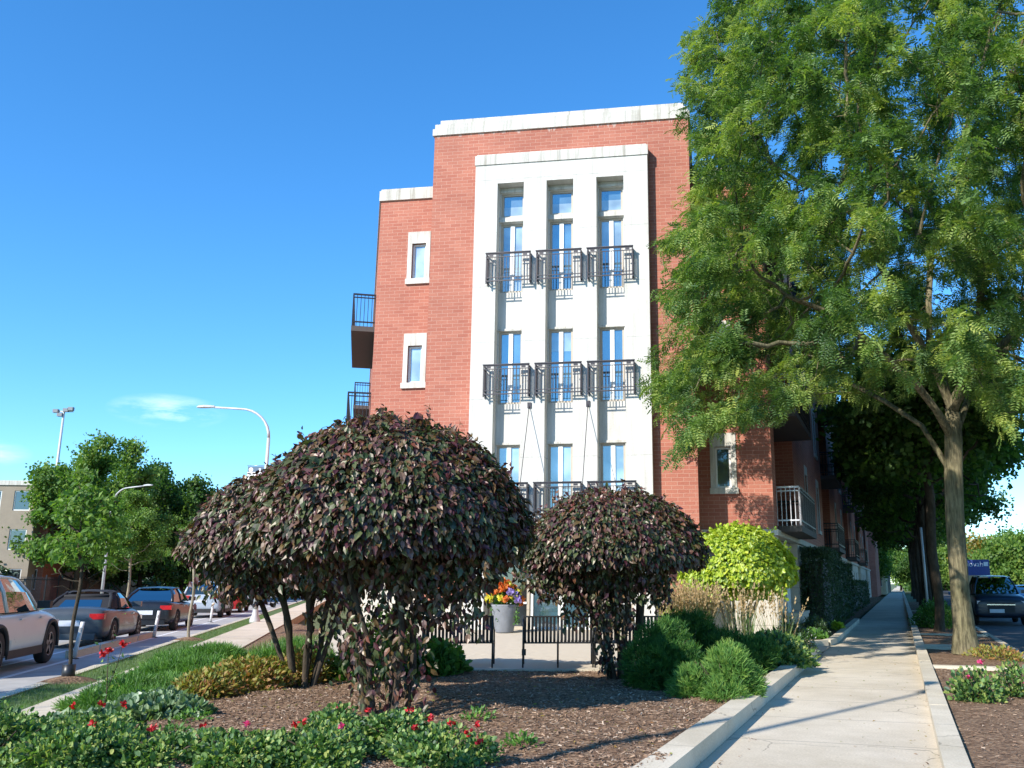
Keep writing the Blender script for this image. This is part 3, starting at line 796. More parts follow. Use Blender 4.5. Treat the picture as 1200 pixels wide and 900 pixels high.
for c in WC:
    for k, z in enumerate(LVL):
        win(B, c - 0.333, c + 0.313, z + 0.022, z + 2.018, 0.40, 'frame_beige', 'glass' if gi % 4 != 2 else 'glass_curtain', 0.055, 0.11, blind_reflection=[(.55, 1), None, (.0, .28), (.3, 1), (.72, 1), None, (.4, 1), (0, .22), (.6, 1)][gi]); gi += 1
    win(B, c - 0.333, c + 0.313, 11.422, 12.118, 0.40, 'frame_beige', 'glass', 0.055, blind_reflection=(0.0, .42 + .1 * gi / 9))  # pale lower strip paints the two-tone reflection of the top lights
# Juliet balconies
def juliet(c, z):
    mb = MB(); x0, x1 = c - 0.6, c + 0.62; y = -0.21
    for a, t in ((z + 0.95, 0.03), (z + 0.86, 0.02), (z + 0.28, 0.02), (z + 0.19, 0.03)):
        mb.box(x0, x1, y, y + t, a - t / 2, a + t / 2)
        mb.box(x0, x0 + t, y + t, 0.0, a - t / 2, a + t / 2); mb.box(x1 - t, x1, y + t, 0.0, a - t / 2, a + t / 2)
    mb.box(x0 - 0.012, x1 + 0.012, y - 0.02, y + 0.04, z + 0.965, z + 0.99)
    for x in (x0, x1 - 0.03): 
        mb.box(x, x + 0.03, y, y + 0.03, z + 0.12, z + 0.96); mb.box(x, x + 0.03, -0.04, 0.0, z + 0.12, z + 0.96)
    n = 15
    for i in range(1, n):
        x = x0 + 0.01 + (x1 - x0 - 0.02) * i / n
        if i in (4, 11): mb.box(x - 0.012, x + 0.012, y + 0.003, y + 0.025, z + 0.19, z + 0.95)
        else: mb.box(x - 0.007, x + 0.007, y + 0.004, y + 0.018, z + 0.29, z + 0.85)
    for xa, xb in ((x0 + 0.03, x0 + 0.26), (x1 - 0.26, x1 - 0.03)):
        mb.box(xa + 0.05, xb - 0.05, y + 0.002, y + 0.024, z + 0.70, z + 0.72); mb.box(xa + 0.06, xb - 0.06, y + 0.001, y + 0.026, z + 0.885, z + 0.93)
    for i in range(1, 5):
        yy = y + 0.21 * i / 5
        for x in (x0, x1 - 0.014): mb.box(x, x + 0.014, yy, yy + 0.014, z + 0.29, z + 0.85)
    mb.build('balcony_railing', 'rail_metal', B)
for c in WC:
    for z in LVL: juliet(c, z)
# brick main block
T0 = None
mb = MB()
mb.wall(-3.70, 3.52, 0.95, 14.02, 0.30, [(-2.3, 2.3, 0.95, 13.05, 0.01)])
mb.box(-3.70, -3.699, 0.30, 9.0, 0.95, 14.02, 'x'); mb.box(3.519, 3.52, 0.30, 9.0, 0.95, 14.02, 'X'); mb.box(-3.70, 3.52, 8.99, 9.0, 12.6, 14.02, 'Y')
mb.box(-3.70, 3.52, 0.30, 9.0, 14.0, 14.02, 'Z')
mb.build('brick_wall', 'brick', B)
for x0, x1 in ((-3.74, -2.381), (2.401, 3.56)):
    mb = MB(); mb.box(x0, x1, 0.25, 0.5, 0.1, 0.95); mb.box(x0 - .015, x1 + .015, 0.22, 0.5, 0.95, 1.04); mb.build('base_course', 'limestone', B, bevel=0.01)
mb = MB(); mb.box(-3.75, 3.57, 0.25, 9.05, 14.02, 14.22); mb.box(-3.70, 3.52, 0.30, 9.0, 14.22, 14.38); mb.box(-3.58, 3.40, 0.42, 8.9, 14.38, 14.56)
mb.build('cornice', 'cap_white', B, bevel=0.012)
# wings, one storey line lower
CR = (5.42, 1.4); CL = (-5.65, 1.4)
def wing_wall(x0, x1, xs):
    mb = MB(); hs_ = [(xs + 0.13, xs + 0.55, z + 0.93, z + 2.02, 0.16) for z in LVL]
    mb.wall(x0, x1, 2.85, 12.62, 1.4, hs_); mb.build('brick_wall', 'brick', B)
    for h in hs_:
        mb = MB(); a, b, c, d = h[:4]
        mb.box(a - 0.13, a, 1.37, 1.45, c - 0.1, d + 0.36); mb.box(b, b + 0.13, 1.37, 1.45, c - 0.1, d + 0.36)
        mb.box(a, b, 1.37, 1.45, d, d + 0.36); mb.box(a - 0.16, b + 0.16, 1.33, 1.45, c - 0.16, c)
        mb.build('window_surround', 'cap_white', B, bevel=0.006)
    for i, h in enumerate(hs_): win(B, h[0] + 0.005, h[1] - 0.005, h[2] + 0.005, h[3] - 0.005, 1.47, 'frame_white', 'glass_curtain' if x0 < 0 else 'glass_dark', 0.05)
wing_wall(-5.65, -3.70, -4.75); wing_wall(3.52, 5.42, 3.83)
for x0, x1, e0, e1 in ((-5.65, -3.70, .04, 0), (3.52, 5.42, 0, .04)):
    mb = MB(); mb.box(x0 - e0, x1 + e1, 1.34, 1.6, 12.62, 12.93); mb.box(x0, x1, 1.37, 1.6, 12.93, 12.99); mb.build('wing_cap', 'cap_white', B, bevel=0.01)
    mb = MB(); mb.wall(x0, x1, 0.0, 2.69, 1.4); mb.build('stone_base', 'limestone', B)
    mb = MB(); mb.box(x0 - 2 * e0, x1 + 2 * e1, 1.30, 1.6, 2.69, 2.85); mb.build('string_course', 'cap_white', B, bevel=0.012)
# right-hand flank: frame x runs away along the wall, y goes into the building
TS = TR(CR[0], CR[1], R(70.8 + 8.4))
rec = [(0.7 + 16 * k, 5.4 + 16 * k) for k in range(5)]
LEN = 78.0
edges = [0.0]
for a, b in rec: edges += [a, b]
edges.append(LEN)
mb = MB(); mb.T = TS; sw = []
for i in range(0, len(edges), 2):
    a, b = edges[i], edges[i + 1]
    hs_ = []
    for z in LVL:
        for wx, ww, wz in ((3.6, 0.75, 0.75), (8.4, 0.9, 0.55)):
            if a + wx + ww < b: hs_.append((a + wx, a + wx + ww, z + wz, z + 2.3, 0.15))
    sw += hs_
    mb.wall(a, b, 2.85, 12.62, 0.0, hs_)
for a, b in rec:
    mb.wall(a, b, 0.0, 12.62, 1.1, [(a + 1.1, a + 2.9, z + 0.02, z + 2.1, 0.1) for z in LVL])
    mb.box(a, a + .001, 0.0, 1.1, 2.85, 12.62, 'X'); mb.box(b, b + .001, 0, 1.1, 2.85, 12.62, 'x')
mb.build('brick_wall', 'brick', B)
for h in sw:
    mb = MB(); mb.T = TS; a, b, c, d = h[:4]
    mb.box(a - 0.1, a, -0.03, 0.05, c - 0.08, d + 0.3); mb.box(b, b + 0.1, -0.03, 0.05, c - 0.08, d + 0.3); mb.box(a, b, -0.03, 0.05, d, d + 0.3); mb.box(a - .14, b + .14, -.07, .05, c - .14, c)
    mb.build('window_surround', 'cap_white', B)
for h in sw: win(B, h[0] + .004, h[1] - .004, h[2] + .004, h[3] - .004, 0.07, 'frame_white', 'glass_dark', 0.05, T=TS)
for a, b in rec[:4]:
    for z in LVL: win(B, a + 1.105, a + 2.895, z + .025, z + 2.095, 1.15, 'frame_beige', 'glass_dark', 0.06, 0.08, T=TS, name='balcony_door')
mb = MB(); mb.T = TS
for i in range(0, len(edges), 2):
    a, b = edges[i], edges[i + 1]; hl = []
    if i == 0: pass
    else:
        for k in range(3):
            x = a + 1.2 + 3.3 * k
            if x + 1.2 < b: hl.append((x, x + 1.1, 0.95, 2.2, 0.2))
    mb.wall(a, b, 0.0, 2.69, 0.0, hl)
    mb.box(a, a + .001, 0, 1.1, 0, 2.69, 'x'); mb.box(b, b + .001, 0, 1.1, 0, 2.69, 'X')
    for h in hl: mb.face([(h[0], .19, h[2]), (h[1], .19, h[2]), (h[1], .19, h[3]), (h[0], .19, h[3])])
for a, b in rec: mb.box(a + .002, b - .002, 0.25, 1.1, 0, 2.69, 'y')
mb.build('stone_base', 'limestone', B)
mb = MB(); mb.T = TS; mb.box(0.0, LEN, -0.08, 0.2, 2.69, 2.85); mb.build('string_course', 'limestone', B, bevel=0.01)
mb = MB(); mb.T = TS
for i in range(0, len(edges), 2): mb.box(edges[i] - (0.05 if i else 0), edges[i + 1], -0.05, 0.3, 12.62, 12.93 + (0.5 if i in (4, 8) else 0))
for a, b in rec: mb.box(a, b, 1.05, 1.4, 12.62, 12.9)
mb.build('parapet_cap', 'cap_white', B)
mb = MB(); mb.T = TS; mb.box(1.9, 2.75, -0.02, 0.04, 0.25, 2.25); mb.build('service_door', 'lamp_metal', B)
def balcony(a, b, z, T, out=0.6, inn=0.0, mat='rail_metal', endmat=None, slab='soffit'):
    mb = MB(); mb.T = T
    mb.box(a, b, -out, inn, z - 0.16, z); s = mb.build('balcony', slab, B)
    mb = MB(); mb.T = T; y = -out
    def run(p, q):
        d = math.hypot(q[0] - p[0], q[1] - p[1]); n = max(2, int(d / 0.11)); t = 0.012
        ax = abs(q[0] - p[0]) > abs(q[1] - p[1])
        for zz, hh in ((z + 1.02, 0.025), (z + 0.92, 0.015), (z + 0.14, 0.02)):
            x0, x1 = sorted((p[0], q[0])); y0, y1 = sorted((p[1], q[1]))
            if ax: mb.box(x0, x1, y0 - .02, y0 + .02, zz - hh, zz + hh)
            else: mb.box(x0 - .02, x0 + .02, y0, y1, zz - hh, zz + hh)
        for i in range(n + 1):
            x = p[0] + (q[0] - p[0]) * i / n; yy = p[1] + (q[1] - p[1]) * i / n
            w = 0.022 if i % 6 == 0 else 0.009
            mb.box(x - w, x + w, yy - w, yy + w, z, z + 1.0)
    run((a + .03, y + .03), (b - .03, y + .03)); run((b - .03, y + .03), (b - .03, inn))
    mb.build('railing', mat, s)
    m2 = MB(); m2.T = T; mb = m2
    run((a + .03, y + .03), (a + .03, min(inn, 0.0)))
    mb.build('end_railing', endmat or mat, s)
for k, (a, b) in enumerate(rec[:4]):
    for z in LVL:
        balcony(a + 0.05, b - 0.1, z - 0.02, TS, 0.62, 0.9, 'rail_metal', 'rail_lit' if k == 0 and z < 7 else None)  # near end railings painted bright as if caught by the sun
# left-hand flank
TL = TR(CL[0], CL[1], R(-76.4 + 8.4))
mb = MB(); mb.T = TL; mb.wall(-60, 0, 0.0, 12.62, 0.0, [(-13 - 8 * k, -12 - 8 * k, z + .5, z + 2.1, .15) for k in range(5) for z in LVL]); mb.build('brick_wall', 'brick', B)
for k in range(5):
    for z in LVL: win(B, -12.996 - 8 * k, -12.004 - 8 * k, z + .504, z + 2.096, .08, 'frame_white', 'glass_dark', .05, T=TL)
mb = MB(); mb.T = TL; mb.box(-60, 0, -0.05, 0.3, 12.62, 12.93); mb.build('parapet_cap', 'cap_white', B)
for z in LVL[1:]:
    balcony(-6.6, -1.6, z - 0.02, TL, 0.7, 0.0, 'black_metal')
    balcony(-19, -14.5, z - 0.02, TL, 0.7, 0.0, 'black_metal')
# roof and back
def tp(T, p): q = T((p[0], p[1], 0)); return (q[0], q[1])
roof = [(-5.6, 1.45), (5.35, 1.45), tp(TS, (LEN, 0.2)), tp(TL, (-60, 0.2))]
mb = MB(); mb.prism(roof, 12.3, 12.6); mb.build('roof', 'tar', B)
mb = MB(); p, q = tp(TS, (LEN, 0)), tp(TL, (-60, 0)); mb.face([(p[0], p[1], 0), (q[0], q[1], 0), (q[0], q[1], 12.62), (p[0], p[1], 12.62)]); mb.build('rear_wall', 'brick_far', B)
# entrance: canopy on two rods, glazed screen, doors
mb = MB(); mb.box(-1.95, 1.95, -1.45, -0.002, 2.86, 3.0); cn = mb.build('entrance_canopy', 'rail_metal', B, bevel=0.01)
for x in (-0.77, 0.77):
    m2 = MB(); m2.tube([(x, -0.01, 6.02), (x, -1.4, 3.0)], 0.010, 6); m2.box(x - .05, x + .05, -.03, -.001, 5.93, 6.08); m2.build('canopy_rod', 'rail_metal', cn)
mb = MB(); mb.box(-1.875, 1.875, 0.69, 0.71, 0.1, 2.8, 'y'); mb.box(-1.87, 1.87, 0.0, 0.7, 2.795, 2.8, 'z'); mb.build('entrance_recess', 'frame_beige', B)
win(B, -1.86, -0.80, 0.36, 2.78, 0.45, 'frame_beige', 'glass_dark', 0.07, name='side_light')
win(B, 0.80, 1.86, 0.36, 2.78, 0.45, 'frame_beige', 'glass_dark', 0.07, name='side_light')
for x0, x1 in ((-1.79, -0.87), (0.87, 1.79)):
    for z_ in (0.98, 2.18):
        mb = MB(); mb.box(x0, x1, 0.43, 0.49, z_, z_ + .05); mb.build('glazing_bar', 'frame_white', B)
for x0, x1 in ((-0.77, -0.01), (0.01, 0.77)):
    w = win(B, x0, x1, 0.36, 2.2, 0.47, 'frame_white', 'glass', 0.06, 0, name='entrance_door')
    m2 = MB(); xc = x1 - 0.1 if x0 < -0.1 else x0 + 0.1; m2.tube([(xc, 0.44, 1.1), (xc, 0.40, 1.12), (xc, 0.40, 1.7), (xc, 0.44, 1.72)], 0.014, 6); m2.build('handle', 'steel', w)
win(B, -0.77, 0.77, 2.24, 2.78, 0.47, 'frame_white', 'glass_dark', 0.05, name='transom_light')
# intercom on the left pier
mb = MB(); mb.box(-2.24, -1.97, -0.045, -0.001, 1.1, 1.62); ic = mb.build('intercom', 'steel', B, bevel=0.008)
mb = MB(); mb.box(-2.2, -2.04, -0.053, -0.046, 1.25, 1.55); mb.build('intercom_screen', 'glass_curtain', ic)
mb = MB(); mb.box(-2.25, -2.0, -0.012, -0.001, 0.78, 0.80); mb.build('slot', 'soffit', B)

# low stone stoop wall beside the flank
mb = MB(); mb.T = lambda p: tuple(list(RF(p[0], p[1])) + [p[2]])
mb.box(-1.24, -0.95, 17.6, 20.6, 0.0, 0.62); mb.box(-1.26, -0.92, 17.56, 20.64, 0.62, 0.7); o = mb.build('low_wall', 'limestone', bevel=0.01)
tag(o, 'low limestone wall at the foot of the brick building beside the sidewalk', 'wall')

# ================================================================== TREES
def keep_out(P):
    """True where a point is clear of the brick building"""
    dx, dy = P[:, 0] + 0.56, P[:, 1] - 22.8
    n_ = dx * math.sin(R(8.4)) + dy * math.cos(R(8.4)); s_ = dx * math.cos(R(8.4)) - dy * math.sin(R(8.4))
    cx, cy = RF(0, 0); ddx, ddy = P[:, 0] - 0.96, P[:, 1] - 7.96
    off = ddx * math.cos(R(RAZ)) - ddy * math.sin(R(RAZ))
    front = n_ < np.where((s_ > 3.5), 1.15, -0.15)
    return front | (off > -0.95) | (P[:, 2] > 15.2)

def sprays(parent, tips, per, size, mat, tmpl, center, filt, name='crown'):
    n = len(tips); out = norm((tips - center) * np.array([1, 1, .35]) + rng.normal(size=(n, 3)) * 1.6)
    out[:, 2] = out[:, 2] * .5 + .05
    ln = rng.uniform(.35, .75, n)
    t = rng.random((n, per)) ** .8
    P = tips[:, None] + out[:, None] * (t * ln[:, None])[..., None]
    P[..., 2] -= (t * ln[:, None]) ** 2 * .55
    P = (P + rng.normal(size=P.shape) * .075).reshape(-1, 3)
    O = np.repeat(out, per, 0)
    D = norm(O * .9 + rdir(len(P)) * .9); D[:, 2] -= .55
    N = rng.normal(size=P.shape) * .35; N[:, 2] += 1
    rn = np.clip(np.repeat(rng.random(n), per) * .55 + rng.random(len(P)) * .45, 0, 1)
    k = filt(P)
    return bulk(name, tmpl[0], tmpl[1], P[k], D[k], N[k], rng.uniform(size * .55, size * 1.35, k.sum()), mat, parent, rnd=rn[k])
def foliage(parent, tips, per, spread, size, mat, tmpl, droop=0.5, base=None, name='foliage', filt=None, keep=1.0):
    n = len(tips); P = np.repeat(tips, per, 0)
    P = P + rng.normal(size=P.shape) * spread * np.array([1, 1, 0.7])
    if filt is not None: P = P[filt(P)]
    n = len(P); D = rdir(n); D[:, 2] = D[:, 2] * 0.6 - droop
    N = rng.normal(size=(n, 3)) * 0.5; N[:, 2] += 1
    return bulk(name, tmpl[0], tmpl[1], P, D, N, rng.uniform(size * .7, size * 1.25, n), mat, parent)

def pt_in_poly_px(P, poly):
    u, v, f = proj(P); return inside(poly, u, v) & (f > 0)

# --- the big honey locust right of the path
tb = np.array([8.2, 19.85, 0.03])
T1 = tag(empty('honey_locust_tree', tuple(tb)), 'large leafy green tree with a thick pale trunk in front of the brick building', 'tree')
SIL = [(850, -400), (828, -60), (828, 0), (814, 25), (806, 62), (810, 110), (826, 150), (812, 185), (818, 230), (796, 262), (786, 305), (798, 345), (774, 392), (780, 440), (796, 490), (802, 522), (832, 534), (850, 505), (874, 508), (904, 480), (922, 440), (950, 425), (985, 452), (1018, 462), (1046, 470), (1075, 450), (1110, 440), (1160, 500), (1200, 492), (1260, 500), (1500, 560), (1500, -400)]
n = 60000
A = np.stack([rng.uniform(-8.5, 8.5, n), rng.uniform(-7.6, 7.5, n), rng.uniform(3.2, 17.5, n)], -1)
rad = np.sqrt((A[:, 0] / 8.4) ** 2 + (A[:, 1] / 7.4) ** 2)
zt = 17.2 * np.clip(1 - 0.42 * rad ** 2.4, 0, 1); zb = 5.3 - 1.2 * rad + 0.5 * np.sin(A[:, 0] * 1.3)
ok = (rad < 1) & (A[:, 2] < zt) & (A[:, 2] > zb)
W_ = A + tb
ok &= pt_in_poly_px(W_, SIL) & keep_out(W_)
# lumpy density: hollows between sprays
hol = np.sin(A[:, 0] * 1.9 + 1) * np.sin(A[:, 1] * 1.7 + 2) * np.sin(A[:, 2] * 2.1) + 0.35 * np.sin(A[:, 0] * 4 + A[:, 2] * 3.1)
ok &= hol > -0.12
# favour the outer shell
ok &= rng.random(n) < np.clip(0.25 + rad * 0.9 + (A[:, 2] > zt - 3) * 0.4, 0, 1)
A = A[ok][:3300]
trunk = [(0, 0, 0), (0.0, 0, 0.5), (-0.02, 0.0, 1.2), (0.0, 0.02, 2.0), (0.03, 0.04, 2.9), (0.1, 0.08, 3.8), (0.18, 0.1, 4.6), (0.22, 0.1, 5.3)]
seeds = [(trunk, -1), ([(-.3, -.3, 5.2), (-.85, -.7, 5.7), (-1.5, -1.1, 6.1), (-2.2, -1.4, 6.6), (-3.0, -1.6, 7.1)], 6),
         ([(.15, .3, 6.1), (.0, .5, 7.0), (.1, .6, 8.0), (.2, .5, 9.0)], 7), ([(.6, -.1, 5.9), (1.2, -.3, 6.6), (1.9, -.4, 7.3), (2.5, -.4, 8.1)], 7),
         ([(-.35, .5, 5.0), (-.9, 1.2, 5.7), (-1.6, 2.0, 6.4), (-2.2, 2.7, 7.2)], 5), ([(.3, -.7, 6.0), (.3, -1.5, 6.9), (.1, -2.3, 7.9)], 7),
         ([(.8, .6, 5.6), (1.5, 1.4, 6.3), (2.3, 2.2, 7.1)], 6), ([(-.2, -.1, 6.3), (-.8, -.2, 7.4), (-1.2, -.2, 8.5), (-1.5, -.3, 9.6)], 7)]
X, par = grow(seeds, A, 0.33, 3.2, 0.42, 120)
r, kids = radii_of(X, par, 0.007, 2.25)
r = r * (0.195 / r[3]); r = np.maximum(r, 0.006)
r[0] *= 1.55; r[1] *= 1.18; 
skeleton('trunk', X, par, r, kids, 'bark', T1, 0.0, 5)
tips = X[(r < 0.022) & (X[:, 2] > 3)]
print('locust nodes', len(X), 'tips', len(tips))
f1 = lambda P: keep_out(P + tb)
per = int(135000 / max(1, len(tips)))
sprays(T1, tips, per, 0.20, 'locust_leaf', FROND, np.array([0, 0, 7.0]), f1)

# hanging sprays at the left edge
# --- generic broadleaf tree
def tree(name, label, base, h, cz, rx, ry, rz, trunk_r, nleaf, size, leafmat, barkmat='bark_dark', group=None, tmpl=None, natt=330, step=None, spread=0.3, droop=0.3, flat=1.0, seedv=0, shape=None, outf=None):
    root = tag(empty(name, base), label, 'tree', group)
    b = np.array(base)
    D = rdir(natt * 5); rr_ = rng.random(natt * 5) ** (1 / 2.2)
    A = D * rr_[:, None] * np.array([rx, ry, rz]) 
    lump = .92 + 0.24 * np.sin(D[:, 0] * 4 + seedv) * np.sin(D[:, 1] * 3 + D[:, 2] * 3 + seedv * 2) + 0.16 * np.sin(D[:, 2] * 6 + D[:, 0] * 5 + seedv * 3)
    A = A * lump[:, None]; A[:, 2] += cz
    A = A[A[:, 2] > cz - rz * flat]
    if outf is not None: A = A[outf(A + b)]
    A = A[:natt]
    step = step or max(rx, rz) / 9
    zt = cz - rz * 0.55; k = max(3, int(zt / step))
    ch = [(0.02 * math.sin(i * .6 + seedv) * zt / 2, 0.02 * math.cos(i * .5 + seedv) * zt / 2, zt * i / k) for i in range(k + 1)]
    X, par = grow([(ch, -1)], A, step, max(rx, rz) * 1.2, step * 1.3, 90)
    r, kids = radii_of(X, par, 0.01, 2.2); r = r * (trunk_r / r[1]); r = np.maximum(r, 0.008 if trunk_r > 0.06 else 0.004); r[0] *= 1.3
    skeleton('trunk', X, par, r, kids, barkmat, root, 0.0, 5)
    tips = X[r < np.percentile(r, 70)]
    tips = tips[tips[:, 2] > zt]
    foliage(root, tips, max(1, int(nleaf / max(1, len(tips)))), spread, size, leafmat, tmpl or CLUMP, droop, filt=(lambda P: outf(P + b)) if outf else None, name='crown')
    return root
G_ST = 'street trees along the right-hand pavement'
ordn = ['second', 'third', 'fourth', 'fifth', 'sixth', 'seventh', 'eighth', 'ninth', 'tenth']
acr = lambda P: keep_out(P) & (((P[:, 0] - .96) * math.cos(R(RAZ)) - (P[:, 1] - 7.96) * math.sin(R(RAZ))) > -0.6)
for i, (al_, of_, tr_) in enumerate(((22.6, 2.75, 0.14), (31.0, 3.0, 0.19), (38.5, 2.9, 0.2), (47, 3.0, 0.2), (57, 3.0, 0.22), (69, 3, 0.22), (83, 3, 0.22), (100, 3, 0.22))):
    x, y = RF(of_, al_)
    small = i == 0
    tree('street_tree', 'street tree on the right, %s one back along the planter from the big pale trunk' % ['first', 'second', 'third', 'fourth', 'fifth', 'sixth', 'seventh', 'eighth'][i],
         (x, y, 0.03), 10, 6.6 if small else 7.6, 2.6 if small else 4.4, 2.8 if small else 4.6, 2.6 if small else 4.0, tr_, 4200 if i < 4 else 2600, 0.38 if i < 4 else 0.5, 'street_leaf', 'bark_dark', G_ST, CLUMP, 260, spread=0.38, droop=0.25, seedv=i * 1.7, flat=0.75, outf=acr)
# left background trees beyond the street
GB = 'trees beyond the left-hand street'
bgt = [  # u, v of base hidden; X from u, Y, height centre, radii
    (88, 70, 6.2, 5.0, 6.4, 'maple_leaf', 'broad sunlit green tree left of the grey street lamp, tallest beyond the street', 10000),
    (163, 80, 5.6, 4.4, 6.4, 'street_leaf', 'dark green tree directly behind the curved street lamp arm', 7000),
    (212, 86, 5.2, 4.8, 5.8, 'street_leaf', 'dark green tree at the left edge of the large purple shrub, beyond the street', 6000),
    (262, 92, 4.7, 5.0, 5.4, 'street_leaf', 'dark tree beyond the street, half hidden by the top left of the purple shrub', 5000),
    (330, 100, 4.5, 5.5, 5.0, 'maple_leaf', 'green tree far beyond the street behind the purple shrubs', 4500),
    (34, 74, 3.6, 3.6, 4.0, 'street_leaf', 'low dark tree standing in front of the tan building', 5000),
    (-60, 74, 5.0, 4.4, 5.2, 'street_leaf', 'dark tree at the left edge of the photo in front of the tan building', 3500),
    (400, 110, 4.5, 6, 5.0, 'street_leaf', 'tree far down the left street behind the middle purple shrub', 4000),
]
for i, (u, Y, cz, rx, rz, lm, lb, nl) in enumerate(bgt):
    x = at(u, 690, Y)[0]
    tree('broadleaf_tree', lb, (x, Y, -0.03), 9, cz, rx, rx, rz, 0.22, nl, 0.45 if Y < 75 else 0.55, lm, 'bark_dark', GB, CLUMP, 300, spread=0.4, droop=0.2, seedv=i * 2.3)
x = at(160, 690, 64)[0]
tree('young_locust_tree', 'feathery bright green young tree with a thin leaning trunk behind the parked cars', (x - 0.6, 64, -0.03), 6, 5.0, 2.6, 2.4, 2.9, 0.09, 6500, 0.26, 'maple_leaf', 'bark_pale', None, CLUMP, 220, spread=0.24, droop=0.3, seedv=5)
# saplings on the verge
x, y = LF(0.32, 0.6)
tree('maple_sapling', 'young maple with a thin trunk and black base guard on the grass verge', (x, y, 0.02), 4.5, 2.35, 0.72, 0.7, 1.05, 0.03, 1800, 0.12, 'maple_leaf', 'bark_dark', None, LEAF, 90, step=0.13, spread=0.13, droop=0.45, seedv=1)
sap = [o for o in bpy.data.objects if o.name == 'maple_sapling'][0]
mb = MB(); mb.tube([(0, 0, -0.02), (0, 0, 0.24)], 0.095, 12); mb.build('trunk_guard', 'black_metal', sap)
x, y = LF(0.3, 11.2)
tree('locust_sapling', 'spindly sapling with a white trunk on the verge beside the purple shrubs', (x, y, 0.02), 4, 2.5, 0.75, 0.75, 0.75, 0.04, 500, 0.14, 'maple_leaf', 'bark_pale', None, FROND, 60, step=0.14, spread=0.12, droop=0.3, seedv=9)
# far right trees across the other street
gr = 'trees beyond the right-hand street'
for i, (u, Y, cz, rr, rz, lm, lb) in enumerate(((1152, 128, 3.6, 3.6, 3.9, 'autumn_leaf', 'small orange-tinted tree beyond the blue truck'), (1180, 122, 3.6, 5.0, 4.0, 'maple_leaf', 'broad bright green tree at the right edge beyond the parked cars'),
     (1215, 100, 3.6, 4.4, 4.2, 'maple_leaf', 'green tree cut by the right edge of the photo across the street'), (1168, 150, 4.6, 6, 4.8, 'street_leaf', 'dark green tree behind the bright one across the right street'), (1240, 130, 4.6, 6, 6, 'street_leaf', 'tree outside the right edge across the street'), (1100, 160, 4.6, 6, 5, 'street_leaf', 'far tree glimpsed between the street tree trunks'), (1128, 140, 4.0, 5, 4.5, 'maple_leaf', 'far green tree just left of the blue truck'))):
    tree('broadleaf_tree', lb, (at(u, 690, Y)[0], Y, -0.02), 8, cz, rr, rr, rz, 0.2, 2600, 0.7, lm, 'bark_dark', gr, CLUMP, 200, spread=0.6, droop=0.2, seedv=i + 3.3)
tree('broadleaf_tree', 'sunlit green tree at the far end of the right-hand pavement', (at(1056, 690, 175)[0], 175, 0), 8, 4.5, 4, 4, 4.5, 0.2, 2200, 0.7, 'maple_leaf', 'bark_dark', None, CLUMP, 160, spread=0.6, seedv=8)
tree('broadleaf_tree', 'light green tree in front of the cream building down the pavement', (RF(-1.6, 116)[0], RF(-1.6, 116)[1], 0), 8, 4.2, 2.0, 2.0, 2.6, 0.15, 2000, 0.5, 'maple_leaf', 'bark_dark', None, CLUMP, 160, spread=0.45, seedv=6)
# two street trees across the left street; their shade falls on the bike lane
for i, (o_, a_, rr) in enumerate(((-12.6, -8.5, 3.4), (-12.6, 1.5, 2.7))):
    x, y = LF(o_, a_)
    tree('broadleaf_tree', ['street tree across the left street, outside the frame beside the camera', 'street tree across the left street, outside the left edge of the frame'][i], (x, y, 0), 9, 6.6, rr, rr, 2.6, 0.18, 4200, 0.35, 'street_leaf', 'bark_dark', None, CLUMP, 220, spread=0.35, seedv=i + 4)

